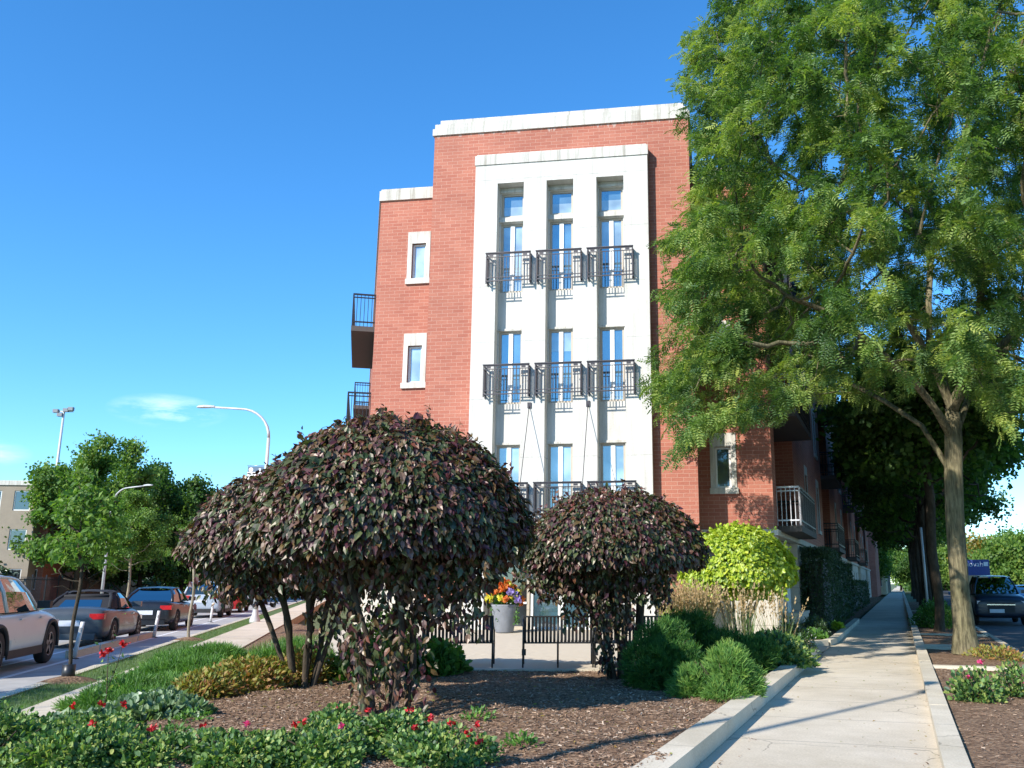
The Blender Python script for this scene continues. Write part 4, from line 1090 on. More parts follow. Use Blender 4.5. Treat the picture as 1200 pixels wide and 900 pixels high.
# ================================================================== SHRUBS
def dome_shrub(name, label, base, cx, cy, R_, zr, top, nleaf, size, mat, group=None, stems=6, inner=0.2, hang=None, seedv=0, tmpl=OVATE, barkmat='bark_dark', squash=1.0, low=None, cat='shrub', zmin=None, foot=0.12):
    root = tag(empty(name, base), label, cat, group); b = np.array(base)
    c = np.array([cx, cy, zr]) - b; H_ = top - zr
    # stems
    seeds = []; 
    for i in range(stems):
        a = 2 * math.pi * (i + 0.3) / stems + seedv; p = np.array([math.cos(a) * foot, math.sin(a) * foot * 0.8, -0.05]); ch = []
        tgt = c + np.array([math.cos(a) * R_ * (0.35 + 0.3 * ((i * 7) % 3) / 2), math.sin(a) * R_ * 0.5, 0.05])
        for k in range(7):
            t = k / 6; q = p * (1 - t) + tgt * t; q[2] = p[2] + (tgt[2] - p[2]) * t ** 0.75
            q = q + np.array([math.sin(k * 1.9 + i), math.cos(k * 2.3 + i), 0]) * 0.035 * (k > 0)
            ch.append(tuple(q))
        seeds.append((ch, -1))
    D = rdir(700); D[:, 2] = np.abs(D[:, 2])
    A = c + D * (rng.random(700) ** 0.4)[:, None] * np.array([R_ * .93, R_ * .93, H_ * .93])
    X, par = grow(seeds, A[:420], 0.11, 1.4, 0.16, 60)
    r, kids = radii_of(X, par, 0.004, 2.1); r = r * (0.036 / r[1]); r = np.maximum(r, 0.004)
    skeleton('stems', X, par, r, kids, barkmat, root, 0.0, 6)
    # leaf shell
    n = int(nleaf * (1 - inner)); D = rdir(n * 2); D = D[D[:, 2] > -0.16][:n]; n = len(D)
    az = np.arctan2(D[:, 1], D[:, 0])
    lump = 1 + 0.035 * np.sin(az * 3 + seedv) + 0.03 * np.sin(az * 7 + D[:, 2] * 6 + seedv) + 0.02 * np.sin(D[:, 0] * 17) * np.sin(D[:, 1] * 15 + D[:, 2] * 13)
    dep = 1 - np.abs(rng.normal(size=n)) * 0.07 + 0.012
    hh = np.where(D[:, 2] > 0, H_, H_ * 1.0)
    rxy = R_ * np.where(D[:, 2] < 0, 1 + 0.5 * D[:, 2], 1.0)
    P = c + np.stack([D[:, 0] * rxy, D[:, 1] * rxy, D[:, 2] * hh], -1) * (lump * dep)[:, None]
    # soft shoulder: pull the profile towards a flatter dome
    O = norm(D * np.array([1, 1, 1.2]))
    ax = O * 0.55 + np.array([0, 0, -0.85]) + rng.normal(size=(n, 3)) * 0.34
    N = O * 0.9 + np.array([0, 0, 0.35]) + rng.normal(size=(n, 3)) * 0.40
    S = size * rng.choice([.5, .7, .9, 1.1, 1.35], n, p=[.15, .25, .3, .2, .1]) * rng.uniform(.9, 1.1, n)
    rn = rng.random(n)
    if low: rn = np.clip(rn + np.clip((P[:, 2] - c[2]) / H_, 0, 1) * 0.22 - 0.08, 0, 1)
    # interior + hanging leaves
    m_ = int(nleaf * inner)
    D2 = rdir(m_); D2[:, 2] = np.abs(D2[:, 2]); P2 = c + D2 * (rng.random(m_) ** 0.6)[:, None] * np.array([R_ * .9, R_ * .9, H_ * .85])
    P2[:, 2] -= np.abs(rng.normal(size=m_)) * 0.12
    ks = 55; sd = rdir(ks); sd[:, 2] = np.abs(sd[:, 2]) * .9 + .02; sd = norm(sd); sp = c + sd * np.array([R_, R_, H_]) * .98
    for q0, qd in zip(sp, sd):
        L_ = rng.uniform(.06, .24); m8 = 9; tt = rng.random(m8); dd = norm(qd + np.array([rng.normal() * .4, rng.normal() * .4, .35]))
        q_ = q0 + dd * (tt * L_)[:, None] + rng.normal(size=(m8, 3)) * .015
        P = np.concatenate([P, q_]); ax = np.concatenate([ax, dd + rng.normal(size=(m8, 3)) * .6 + [0, 0, -.3]]); N = np.concatenate([N, rdir(m8) + [0, -.3, .8]]); S = np.concatenate([S, size * rng.uniform(.5, 1.0, m8)]); rn = np.concatenate([rn, np.clip(rng.random(m8) * .5 + .45, 0, 1)])
    Pl = [P, P2]; Al = [ax, rdir(m_) + np.array([0, 0, -.8])]; Nl = [N, rdir(m_)]; Sl = [S, rng.uniform(size * .6, size * 1.1, m_)]; Rl = [rn, rng.random(m_) * 0.8]
    if hang:
        for (hx, hy, hz, sx, sy, sz, hn) in hang:
            q = np.array([hx, hy, hz]) - b + np.clip(rng.normal(size=(hn, 3)), -1.7, 1.7) * np.array([sx, sy, sz])
            q = q[q[:, 2] > 0.12]
            hn = len(q); Pl.append(q); Al.append(rdir(hn) * .7 + np.array([0, 0, -.9])); Nl.append(rdir(hn) + np.array([-.5, -.8, .4])); Sl.append(rng.uniform(size * .7, size * 1.25, hn)); Rl.append(rng.random(hn))
    bulk('foliage', tmpl[0], tmpl[1], np.concatenate(Pl), np.concatenate(Al), np.concatenate(Nl), np.concatenate(Sl), mat, root, rnd=np.concatenate(Rl))
    return root
GP = 'purple-leaved dome shrubs on the mulch bed'
b1 = (-1.95, 9.55, float(bedz(-1.95, 9.55)))
dome_shrub('purple_shrub', 'largest purple-leaved dome shrub, nearest on the mulch in the middle', b1, -2.12, 9.95, 1.50, 2.0, 3.28, 30000, 0.092, 'purple_leaf', GP, 7, 0.17,
    [(-1.95, 9.95, 1.72, .6, .5, .14, 3000), (-1.6, 9.6, 1.45, .3, .3, .22, 900), (-1.9, 9.4, .85, .24, .2, .35, 480), (-2.3, 9.4, 1.0, .1, .12, .28, 110), (-0.98, 9.9, 1.82, .2, .35, .1, 350), (-1.3, 9.4, 1.35, .2, .2, .22, 220)], 0.4, low=True, foot=0.2)
b2 = (-3.72, 12.6, float(bedz(-3.72, 12.6)))
dome_shrub('purple_shrub', 'purple-leaved dome shrub with bronze left side, behind and left of the largest one', b2, -3.85, 12.7, 1.56, 1.92, 3.05, 22000, 0.096, 'purple_leaf', GP, 7, 0.2,
    [(-3.9, 12.7, 1.62, .65, .55, .16, 2400), (-4.5, 12.5, 1.45, .3, .3, .12, 350), (-3.3, 12.4, 1.2, .2, .2, .3, 260)], 1.3, low=True, foot=0.14)
b3 = (0.58, 13.75, float(bedz(0.58, 13.75)))
dome_shrub('purple_shrub', 'purple-green dome shrub in front of the benches, right of the largest one', b3, 0.47, 13.75, 1.33, 1.88, 2.88, 19000, 0.092, 'purple_leaf', GP, 7, 0.2,
    [(0.35, 13.75, 1.55, .55, .5, .17, 2800), (0.25, 13.5, 1.3, .28, .3, .24, 800), (0.5, 13.6, .8, .12, .15, .25, 140), (-0.55, 13.5, 1.6, .25, .3, .12, 400), (1.15, 13.5, 1.35, .1, .2, .16, 110), (0.35, 13.6, .4, .08, .1, .12, 60)], 2.2, low=True, foot=0.14)
by = (3.25, 19.0, float(bedz(3.25, 19.0)))
dome_shrub('chartreuse_shrub', 'bright yellow-green rounded shrub at the corner of the brick building', by, 3.25, 19.0, 1.16, 1.62, 2.66, 17000, 0.085, 'chartreuse_leaf', None, 8, 0.15, [(3.2, 19.0, 1.42, .5, .5, .12, 2400), (2.45, 18.7, 1.4, .2, .3, .12, 500)], 0.7, ROUND, 'bark_pale')

def mound(name, label, x, y, rx, ry, h, n, size, mat, tmpl, cat='shrub', group=None, up=0.5, zf=None, stems=True, dens=0.25, seedv=0.0, lobes=0):
    z = float(bedz(x, y)) if zf is None else zf
    root = tag(empty(name, (x, y, z)), label, cat, group)
    D = rdir(n * 2); D = D[D[:, 2] > -0.05][:n]; n = len(D)
    az = np.arctan2(D[:, 1], D[:, 0])
    lump = 1 + 0.13 * np.sin(az * 3 + seedv) * (1 - D[:, 2]) + 0.09 * np.sin(az * 5 + D[:, 2] * 8 + seedv * 2) + 0.07 * np.sin(D[:, 0] * 11 + seedv) * np.sin(D[:, 1] * 12)
    dep = 1 - np.abs(rng.normal(size=n)) * dens
    dep = np.clip(dep, 0.15, 1.1)
    P = np.stack([D[:, 0] * rx, D[:, 1] * ry, np.abs(D[:, 2]) * h], -1) * (lump * dep)[:, None]
    if tmpl is TUFT or lobes:
        nl = lobes or 15
        lc = rdir(nl); lc[:, 2] = np.abs(lc[:, 2]); lr = rng.uniform(.26, .46, nl)
        w = rng.integers(0, nl, n); E_ = rdir(n)
        Q = lc[w] * (rng.uniform(.5, .78, nl)[w])[:, None] + E_ * (lr[w] * (1 - np.abs(rng.normal(size=n)) * .15))[:, None]
        Q[:, 2] = np.abs(Q[:, 2]); P = Q * np.array([rx, ry, h]); D = norm(E_ + lc[w] * .5)
    P[:, 2] = np.maximum(P[:, 2], 0.015)
    ax = D * 0.8 + np.array([0, 0, up * .7]) + rng.normal(size=(n, 3)) * (0.6 if tmpl is TUFT else 0.4)
    N = D + np.array([0, 0, .8]) + rng.normal(size=(n, 3)) * 0.4
    o = bulk('foliage', tmpl[0], tmpl[1], P, ax, N, rng.uniform(size * .6, size * 1.35, n) * (.8 if tmpl is TUFT else 1), mat, root)
    if stems:
        mb = MB()
        for i in range(7):
            a = i * 0.9 + seedv; q = (math.cos(a) * rx * .55, math.sin(a) * ry * .55, h * .7)
            mb.tube([(math.cos(a) * .03, math.sin(a) * .03, -.03), (q[0] * .5, q[1] * .5, q[2] * .6), q], [0.012, 0.008, 0.004], 5)
        mb.build('stems', 'bark_dark', root)
    return root
def flowers(root, pts, mat, rad=0.035, n=16, name='flower', lab=None):
    for p in pts:
        P = np.tile(np.array(p), (n, 1)) + np.clip(rng.normal(size=(n, 3)), -1.5, 1.5) * rad * 0.4
        D = rdir(n); D[:, 2] = np.abs(D[:, 2]) * .7
        o = bulk(name, ROUND[0], ROUND[1], P, D, rdir(n), rng.uniform(rad * .7, rad * 1.3, n), mat, root)
        if lab: o['label'] = lab
# right cluster
mound('mugo_pine', 'light-tipped mugo pine bush beside the tall kerb', 1.72, 11.6, .56, .5, .6, 2900, .13, 'pine_tip', TUFT, up=1.0, dens=.2, seedv=1)
mound('yew_bush', 'dark green yew bush left of the light-tipped pine', 1.15, 12.75, .62, .6, .86, 4200, .12, 'pine_needle', TUFT, up=.9, dens=.2, seedv=2)
mound('juniper_bush', 'dark green juniper bush between the mugo pine and the kerb end', 2.55, 15.0, .75, .75, .62, 4200, .13, 'pine_needle', TUFT, up=.8, dens=.25, seedv=3)
mound('spreading_shrub', 'mid green mounded shrub at the end of the kerb', 3.35, 16.2, .62, .7, .52, 3200, .11, 'rose_leaf', LEAF, up=.5, seedv=4)
mound('yew_bush', 'tall dark green bush behind the yew, below the feathery grass', 1.75, 15.2, .7, .6, .95, 4200, .12, 'pine_needle', TUFT, up=.9, seedv=5)
mound('spirea_bush', 'chartreuse low bush beside the right-hand bench', 1.72, 16.9, .42, .5, .85, 2600, .07, 'chartreuse_leaf', LEAF, up=.5, seedv=6)
mound('spirea_bush', 'chartreuse leafy bush in front of the feathery grass', 1.45, 14.4, .38, .34, .66, 1500, .08, 'chartreuse_leaf', LEAF, up=.6, seedv=7)
def reed(name, label, x, y, n, h, rad, zb=None, plume=True):
    z = float(bedz(x, y)) if zb is None else zb
    root = tag(empty(name, (x, y, z)), label, 'grass')
    a = rng.uniform(0, 2 * math.pi, n); q = rng.random(n) ** .5 * rad * .35
    P = np.stack([np.cos(a) * q, np.sin(a) * q, np.zeros(n)], -1)
    lean = rng.uniform(0, .38, n)
    D = np.stack([np.cos(a) * lean, np.sin(a) * lean, np.ones(n)], -1) + rng.normal(size=(n, 3)) * .05
    S = rng.uniform(.55, .85, n) * h
    bulk('blades', [(p[0], p[1] * .22, p[2]) for p in BLADE[0]], BLADE[1], P, D, rdir(n), S, 'grass_blade', root)
    if plume:
        m_ = n // 2; S2 = rng.uniform(.8, 1.05, m_) * h; D2 = norm(D[:m_])
        bulk('stalks', [(p[0], p[1] * .07, 0) for p in BLADE[0]], BLADE[1], P[:m_], D2, rdir(m_), S2, 'straw', root)
        k = 16; T_ = np.repeat(P[:m_] + D2 * S2[:, None], k, 0) - np.repeat(D2, k, 0) * (rng.random(m_ * k) * .33 * h)[:, None]
        bulk('plumes', LEAF[0], LEAF[1], T_, np.repeat(D2, k, 0) + rng.normal(size=(m_ * k, 3)) * .25, rdir(m_ * k), rng.uniform(.03, .07, m_ * k), 'straw', root)
    return root
reed('feather_reed_grass', 'clump of feathery tan ornamental grass left of the yellow-green shrub', 1.98, 17.0, 640, 1.4, .7)
reed('feather_reed_grass', 'thin tan grass stalks in front of the yellow-green shrub', 3.0, 17.3, 90, 1.35, .5)
reed('feather_reed_grass', 'sparse tan grass plumes at the right foot of the yellow-green shrub', 3.65, 17.2, 50, 1.25, .5)
mound('boxwood', 'dark low shrub right of the yellow-green shrub trunk', 4.35, 19.1, .45, .4, .6, 2200, .06, 'hedge_leaf', LEAF, seedv=8)
# left cluster
mound('juniper_bush', 'spreading green juniper nearest the walk, behind the red roses', -5.2, 11.6, .95, .9, .3, 5200, .15, 'ground_leaf', TUFT, up=.5, seedv=9, group='junipers along the left walk')
mound('juniper_bush', 'spreading green juniper in the middle of the bed edge by the walk', -5.45, 13.4, 1.0, 1.0, .32, 5200, .15, 'ground_leaf', TUFT, up=.5, seedv=10, group='junipers along the left walk')
mound('juniper_bush', 'farthest spreading green juniper along the walk, under the purple shrub', -6.05, 15.4, 1.1, 1.1, .34, 4600, .15, 'ground_leaf', TUFT, up=.5, seedv=11, group='junipers along the left walk')
mound('juniper_bush', 'green juniper behind the bronze bush beneath the purple shrub', -5.0, 16.2, .9, .9, .35, 3600, .15, 'ground_leaf', TUFT, up=.5, seedv=11.5, group='junipers along the left walk')
mound('spirea_bush', 'bronze and yellow low spirea left of the rear purple shrub trunk', -4.35, 12.3, .62, .55, .36, 3600, .07, 'bronze_leaf', LEAF, up=.4, seedv=12)
mound('spirea_bush', 'bronze spirea with dark red tips at the mulch edge', -4.5, 11.35, .42, .4, .28, 2000, .07, 'bronze_leaf', LEAF, up=.4, seedv=13)
mound('spirea_bush', 'yellow-bronze spirea tucked under the rear purple shrub', -3.95, 13.2, .5, .45, .42, 2200, .07, 'bronze_leaf', LEAF, up=.4, seedv=14)
mound('lambs_ear', 'pale silvery leafy plant at the mulch edge behind the roses', -4.35, 9.75, .5, .5, .2, 1500, .075, 'silver_leaf', ROUND, 'plant', up=.7, stems=False, seedv=15)
mound('lambs_ear', 'silvery leafy clump next to the tall red roses', -4.75, 9.1, .45, .42, .2, 1300, .075, 'silver_leaf', ROUND, 'plant', up=.7, stems=False, seedv=16)
mound('lambs_ear', 'silvery leafy clump below the junipers', -4.7, 10.5, .42, .4, .18, 1100, .075, 'silver_leaf', ROUND, 'plant', up=.7, stems=False, seedv=16.5)
mound('leafy_perennial', 'leafy green plant on the mulch between the two left purple shrubs', -3.05, 13.4, .45, .45, .55, 1400, .12, 'ground_leaf', ROUND, 'plant', up=.6, stems=False, seedv=17)
mound('spirea_bush', 'yellow-green shrub glimpsed between the purple shrub stems', -3.0, 14.6, .5, .4, .95, 2200, .08, 'chartreuse_leaf', LEAF, up=.5, seedv=18)
mound('leafy_perennial', 'green plant behind the largest purple shrub by the plaza edge', -2.3, 14.5, .5, .35, .45, 1500, .12, 'ground_leaf', ROUND, 'plant', up=.6, stems=False, seedv=19)
# rose bushes, lower left and along the bottom
RG = 'rose bushes in the foreground bed'
roses = [(-4.65, 7.5, .72, .6, .5, 5600, 'leafy rose bush filling the bottom left corner'),
         (-4.2, 8.2, .55, .45, .32, 3600, 'leafy rose bush with red roses in front of the silvery plants'),
         (-5.15, 8.6, .55, .6, .3, 3600, 'rose bush leaning over the walk at the left edge'),
         (-3.75, 7.3, .55, .42, .32, 3600, 'rose bush at the bottom edge, right of the corner one'),
         (-3.1, 7.55, .45, .33, .2, 2200, 'low rose bush with single red blooms at the mulch'),
         (-2.5, 7.5, .48, .36, .24, 2700, 'low rose bush left of the trunk of the largest purple shrub'),
         (-1.95, 7.5, .45, .34, .26, 2700, 'low rose bush with a pink bloom at the bottom edge'),
         (-1.5, 8.0, .42, .34, .26, 2700, 'low rose bush right in front of the largest purple trunk'),
         (-1.05, 7.6, .42, .32, .26, 2400, 'rightmost low rose bush with dark red blooms'),
         (-2.15, 8.35, .36, .3, .2, 1600, 'small rose bush with a magenta bloom beside the largest trunk'),
         (-5.3, 7.2, .6, .6, .55, 2400, 'rose bush beyond the bottom left corner')]
fl = {0: [], 1: [(-.25, .1, .56, 'r'), (.15, .2, .5, 'r'), (-.1, .28, .42, 'r')], 3: [(.1, .1, .44, 'r')], 4: [(.15, .2, .30, 'r'), (-.2, .1, .26, 'r')], 5: [(.25, .3, .26, 'r'), (-.1, .2, .3, 'p')],
      6: [(.15, -.05, .36, 'p'), (-.2, .2, .3, 'r')], 7: [(.1, .05, .34, 'r'), (-.25, .1, .3, 'r'), (.3, -.1, .26, 'r')], 8: [(.25, .05, .3, 'r'), (.2, -.12, .25, 'r'), (.05, .1, .33, 'r'), (-.2, -.1, .3, 'r'), (.3, -.2, .2, 'r')], 9: [(0, .1, .3, 'p')]}
for i, (x, y, rx, ry, h, n, lb) in enumerate(roses):
    if i > 2 and i != 9: y -= .3; ry += .14; n = int(n * 1.3)
    rt = mound('rose_bush', lb, x, y, rx, ry, h * 1.0, n, .038, 'rose_leaf', ROUND, 'rose bush', RG, up=.4, dens=.3, seedv=20 + i, lobes=17)
    for (fx, fy, fz, c) in fl.get(i, []): flowers(rt, [(fx, fy, min(fz * .85, h * 1.0))], 'red_petal' if c == 'r' else 'pink_petal', 0.029)
rt = tag(empty('rose_bush', (-5.05, 10.0, float(bedz(-5.05, 10.0)))), 'tall single rose cane topped with bright red roses', 'rose bush', RG)
mb = MB(); mb.tube([(0, 0, 0), (.03, 0, .3), (0, 0, .72)], [.008, .006, .004], 6); mb.tube([(.03, 0, .35), (.1, .02, .6), (.14, 0, .78)], [.005, .004, .003], 6); mb.build('stems', 'bark_dark', rt)
flowers(rt, [(0, 0, .74), (-.07, .02, .70), (.15, 0, .8)], 'red_petal', .04, 22)
bulk('foliage', LEAF[0], LEAF[1], np.array([.02, 0, .4]) + rng.normal(size=(60, 3)) * [.07, .07, .2], rdir(60), rdir(60), rng.uniform(.05, .08, 60), 'rose_leaf', rt)
# small weeds on the mulch
for i, (u, v) in enumerate(((225, 850), (200, 870), (330, 800), (560, 850), (610, 878))):
    x, y, _ = at_ground(u, v, .15)
    mound('seedling', ['tiny green seedling on the mulch left of centre', 'tiny seedling near the low roses', 'small green weed under the rear purple shrub', 'small dark seedling right of the largest purple trunk', 'tiny seedling alone on the mulch near the bottom'][i], x, y, .16, .14, .1, 110, .05, 'ground_leaf', LEAF, 'plant', stems=False, seedv=i)
# right planter roses
for i, (x, y, rx, h, lb) in enumerate(((4.98, 11.9, .34, .42, 'thin rose bush with pink blooms beside the right kerb'), (5.72, 12.4, .3, .44, 'small rose bush with a large pink bloom near the right edge'), (6.25, 12.1, .25, .35, 'rose bush cut by the right edge of the photo'), (5.35, 9.4, .2, .14, 'tiny green plant on the mulch at the right edge'))):
    rt = mound('rose_bush', lb, x, y, rx, rx * .85, h, [750, 650, 450, 160][i], .055, 'rose_leaf', ROUND, 'rose bush', RG, up=.6, dens=.4, zf=.04, seedv=40 + i)
    if i == 0: flowers(rt, [(-.1, -.1, .3), (.14, .1, .46)], 'pink_petal', .04)
    if i == 1: flowers(rt, [(.1, -.2, .16)], 'pink_petal', .06, 24)
mound('boxwood', 'sunlit green boxwood in the planter behind the big tree', RF(2.8, 25.5)[0], RF(2.8, 25.5)[1], .75, 1.0, .85, 4200, .08, 'ground_leaf', LEAF, zf=.04, seedv=50)
mound('scrubby_groundcover', 'low dry groundcover around the foot of the big tree', RF(3.4, 12.4)[0], RF(3.4, 12.4)[1], .4, .9, .22, 900, .07, 'bronze_leaf', LEAF, 'plant', zf=.04, stems=False, seedv=51)
# hedges against the flank, shaded
def hedge(label, o0, o1, a0, a1, h, n, size=0.075):
    x, y = RF((o0 + o1) / 2, (a0 + a1) / 2)
    root = tag(empty('hedge', (x, y, .05), -R(RAZ)), label, 'hedge', 'hedges along the brick flank')
    hx, hy = (o1 - o0) / 2, (a1 - a0) / 2
    P = rng.uniform(-1, 1, (n, 3)); f = rng.integers(0, 5, n)
    for ax_, k in ((0, 0), (0, 1), (1, 2), (1, 3)):
        m_ = f == k; P[m_, ax_] = (1 if k % 2 else -1) * (1 - np.abs(rng.normal(size=m_.sum())) * .06)
    m_ = f == 4; P[m_, 2] = 1 - np.abs(rng.normal(size=m_.sum())) * .06
    P = P * [hx, hy, h / 2] + [0, 0, h / 2]; P[:, 0] += .05 * np.sin(P[:, 1] * 3 + P[:, 2] * 2); P[:, 2] += .06 * np.sin(P[:, 1] * 2.2)
    P[:, 2] = np.maximum(P[:, 2], .02)
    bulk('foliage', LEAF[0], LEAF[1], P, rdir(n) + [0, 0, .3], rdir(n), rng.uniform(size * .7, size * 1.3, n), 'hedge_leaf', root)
    mb = MB()
    for k in range(max(2, int(hy * 2))): mb.tube([(0, -hy * .8 + k * hy * 1.6 / max(1, int(hy * 2) - 1), 0), (0, -hy * .8 + k * hy * 1.6 / max(1, int(hy * 2) - 1), h * .8)], [.04, .02], 6)
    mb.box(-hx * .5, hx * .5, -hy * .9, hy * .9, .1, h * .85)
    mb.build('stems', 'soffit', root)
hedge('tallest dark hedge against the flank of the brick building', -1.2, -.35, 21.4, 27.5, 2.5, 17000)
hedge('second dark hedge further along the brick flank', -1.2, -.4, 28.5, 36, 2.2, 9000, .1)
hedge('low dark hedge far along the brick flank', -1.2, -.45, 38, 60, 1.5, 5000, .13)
mound('boxwood', 'low dark boxwood beside the low limestone wall', RF(-.6, 18.2)[0], RF(-.6, 18.2)[1], .32, 1.0, .5, 2600, .06, 'hedge_leaf', LEAF, zf=.07, seedv=52)
mound('hosta', 'bright green low plant on the bed corner by the side path', RF(-.55, 17.0)[0], RF(-.55, 17.0)[1], .3, .3, .2, 260, .12, 'ground_leaf', ROUND, 'plant', zf=.07, stems=False, seedv=53)
mound('hosta', 'small yellow-green plant at the pavement edge by the flank', RF(-.3, 22.0)[0], RF(-.3, 22.0)[1], .25, .4, .2, 260, .1, 'chartreuse_leaf', ROUND, 'plant', zf=.07, stems=False, seedv=54)

# ================================================================== STREET FURNITURE
BG = 'black slatted benches in front of the entrance'
bench = tag(empty('park_bench', (-0.95, 15.5, 0.128), R(2)), 'black slatted metal bench left of the centre pair, its near half behind the purple shrub', 'bench', BG)
W_ = 1.16
for x in (0.0, W_ / 2, W_):
    mb = MB()
    mb.tube([(x, -.02, 0), (x, -.02, .42), (x, -.05, .84)], .014, 6); mb.tube([(x, .46, 0), (x, .47, .40)], .014, 6)
    mb.tube([(x, -.02, .38), (x, .46, .38)], .012, 6)
    if x in (0.0, W_): mb.tube([(x, -.03, .62), (x, .3, .63), (x, .46, .58), (x, .47, .38)], .012, 6)
    mb.build('leg_frame', 'black_metal', bench, bevel=0)
n = 19
for i in range(n):
    x = .03 + (W_ - .06) * i / (n - 1)
    mb = MB()
    pr = [(-.052, .82), (-.035, .6), (-.018, .46), (.0, .415), (.04, .40), (.25, .405), (.42, .41), (.46, .395)]
    for (a, b) in zip(pr[:-1], pr[1:]):
        w = .0205; mb.face([(x - w, a[0], a[1]), (x + w, a[0], a[1]), (x + w, b[0], b[1]), (x - w, b[0], b[1])])
        mb.face([(x - w, b[0] - .006, b[1] - .004), (x + w, b[0] - .006, b[1] - .004), (x + w, a[0] - .006, a[1] - .004), (x - w, a[0] - .006, a[1] - .004)])
    mb.build('slat', 'black_metal', bench)
mb = MB(); mb.box(0, W_, -.065, -.045, .81, .835); mb.build('top_rail', 'black_metal', bench)
mb = MB(); mb.box(0, W_, -.012, .012, .385, .41); mb.build('back_rail', 'black_metal', bench)
mb = MB(); mb.box(-.02, .05, -.04, -.02, .20, .30); mb.build('ballast_block', 'black_metal', bench)
for i, (x, lb) in enumerate(((0.245, 'rightmost black slatted metal bench, behind the smaller purple shrub'), (-2.62, 'leftmost black slatted metal bench, seen right of the largest purple shrub'))):
    c = copy_tree(bench); c.location = (x, 15.5, .128); c['label'] = lb
bench['label'] = 'black slatted metal bench in the middle of the row, in front of the flower planter'

# planter of flowers
px, py, _ = at(591, 741, 22.0); pz = float(plz(px, py))
pt = tag(empty('flower_planter', (px, py, pz)), 'tall tapered grey planter full of orange and yellow flowers by the entrance', 'planter')
mb = MB(); mb.lathe([(0, 0), (.2, 0), (.215, .03), (.33, .62), (.335, .65), (.30, .65), (.29, .58), (0, .58)], n=24); mb.build('pot', 'planter_grey', pt)
n = 700; D = rdir(n); D[:, 2] = np.abs(D[:, 2])
bulk('foliage', ROUND[0], ROUND[1], D * [.3, .3, .34] * (rng.random(n) ** .4)[:, None] + [0, 0, .64], D + [0, 0, .4], rdir(n), rng.uniform(.04, .08, n), 'ground_leaf', pt)
n = 160; bulk('trailing_vine', ROUND[0], ROUND[1], np.stack([.31 * np.cos(rng.choice([3.3, 4.2, 5.9, 6.2], n)), .31 * np.sin(rng.choice([3.3, 4.2, 5.9, 6.2], n)), .66 - rng.random(n) * .45], -1) + rng.normal(size=(n, 3)) * .02, rdir(n) + [0, 0, -.8], rdir(n), rng.uniform(.03, .06, n), 'ground_leaf', pt)
for k in range(60):
    a = rng.uniform(0, 6.28); q = rng.random() ** .5 * .42; h_ = 1.1 - q * q * 2.2 + rng.normal() * .03
    c = 'orange_petal' if rng.random() < .7 else 'yellow_petal'
    if q > .3 and math.sin(a) < -.3 and math.cos(a) < 0: c = 'yellow_petal'
    if q > .3 and math.sin(a) < -.5 and math.cos(a) > .15: c = 'violet_petal'
    flowers(pt, [(q * math.cos(a), q * math.sin(a), h_)], c, .08, 44, name='flower_cluster')

# street lamps
def lamp(base, h, arm, ang, label, banner=False):
    rt = tag(empty('street_lamp', base, ang), label, 'street lamp', 'grey street lamps')
    mb = MB(); mb.tube([(0, 0, 0), (0, 0, h * .5), (0, 0, h - 1.3)], [.10, .08, .062], 12); mb.lathe([(.2, 0), (.2, .12), (.12, .3), (.1, .5)], n=12); mb.build('pole', 'lamp_metal', rt)
    pts = []
    for k in range(9):
        a = math.pi / 2 * k / 8; pts.append((-(1 - math.cos(a)) * 1.25, 0, h - 1.3 + math.sin(a) * 1.2))
    pts.append((-arm + .4, 0, h - .02))
    mb = MB(); mb.tube(pts, [.06] * 3 + [.05] * 4 + [.042] * 3, 10); mb.build('arm', 'lamp_metal', rt)
    mb = MB(); x = -arm
    prof = [(x - .32, .05, .0), (x - .25, .12, .05), (x, .15, .07), (x + .25, .10, .06), (x + .42, .05, .045)]
    for (a, b) in zip(prof[:-1], prof[1:]):
        mb.face([(a[0], -a[1], h), (b[0], -b[1], h), (b[0], -b[1] * .6, h + b[2]), (a[0], -a[1] * .6, h + a[2])]); mb.face([(b[0], b[1], h), (a[0], a[1], h), (a[0], a[1] * .6, h + a[2]), (b[0], b[1] * .6, h + b[2])])
        mb.face([(a[0], -a[1] * .6, h + a[2]), (b[0], -b[1] * .6, h + b[2]), (b[0], b[1] * .6, h + b[2]), (a[0], a[1] * .6, h + a[2])]); mb.face([(a[0], a[1], h - .03), (b[0], b[1], h - .03), (b[0], -b[1], h - .03), (a[0], -a[1], h - .03)])
        mb.face([(a[0], -a[1], h - .03), (b[0], -b[1], h - .03), (b[0], -b[1], h), (a[0], -a[1], h)]); mb.face([(b[0], b[1], h - .03), (a[0], a[1], h - .03), (a[0], a[1], h), (b[0], b[1], h)])
    mb.build('lamp_head', 'lamp_metal', rt)
    return rt
x, y = LF(0.85, 22.2)
l1 = lamp((x, y, 0), 8.5, 2.75, R(-3), 'tall grey street lamp with a banner rising behind the purple shrub')
BZ = 6.05
mb = MB(); mb.tube([(0, 0, BZ + .03), (-.78, 0, BZ + .03)], .014, 6); mb.build('banner_arm', 'steel', l1)
mb = MB(); mb.box(-.75, -.10, -.006, .006, BZ - .22, BZ); bn = mb.build('banner', 'glass_curtain', l1); bn.data.materials[0] = mat_plain('banner_blue', (.09, .15, .22), .7)
mb = MB(); mb.box(-.76, -.10, -.006, .006, BZ - 1.6, BZ - .22); b2_ = mb.build('banner', 'white_paint', l1)
mb = MB(); mb.lathe([(0, -.009), (.09, -.009)], (-.62, 0, BZ - .13), 16, 'y'); mb.box(-.3, -.22, -.012, -.007, BZ - .2, BZ - .08); mb.build('banner_emblem', 'white_paint', bn)
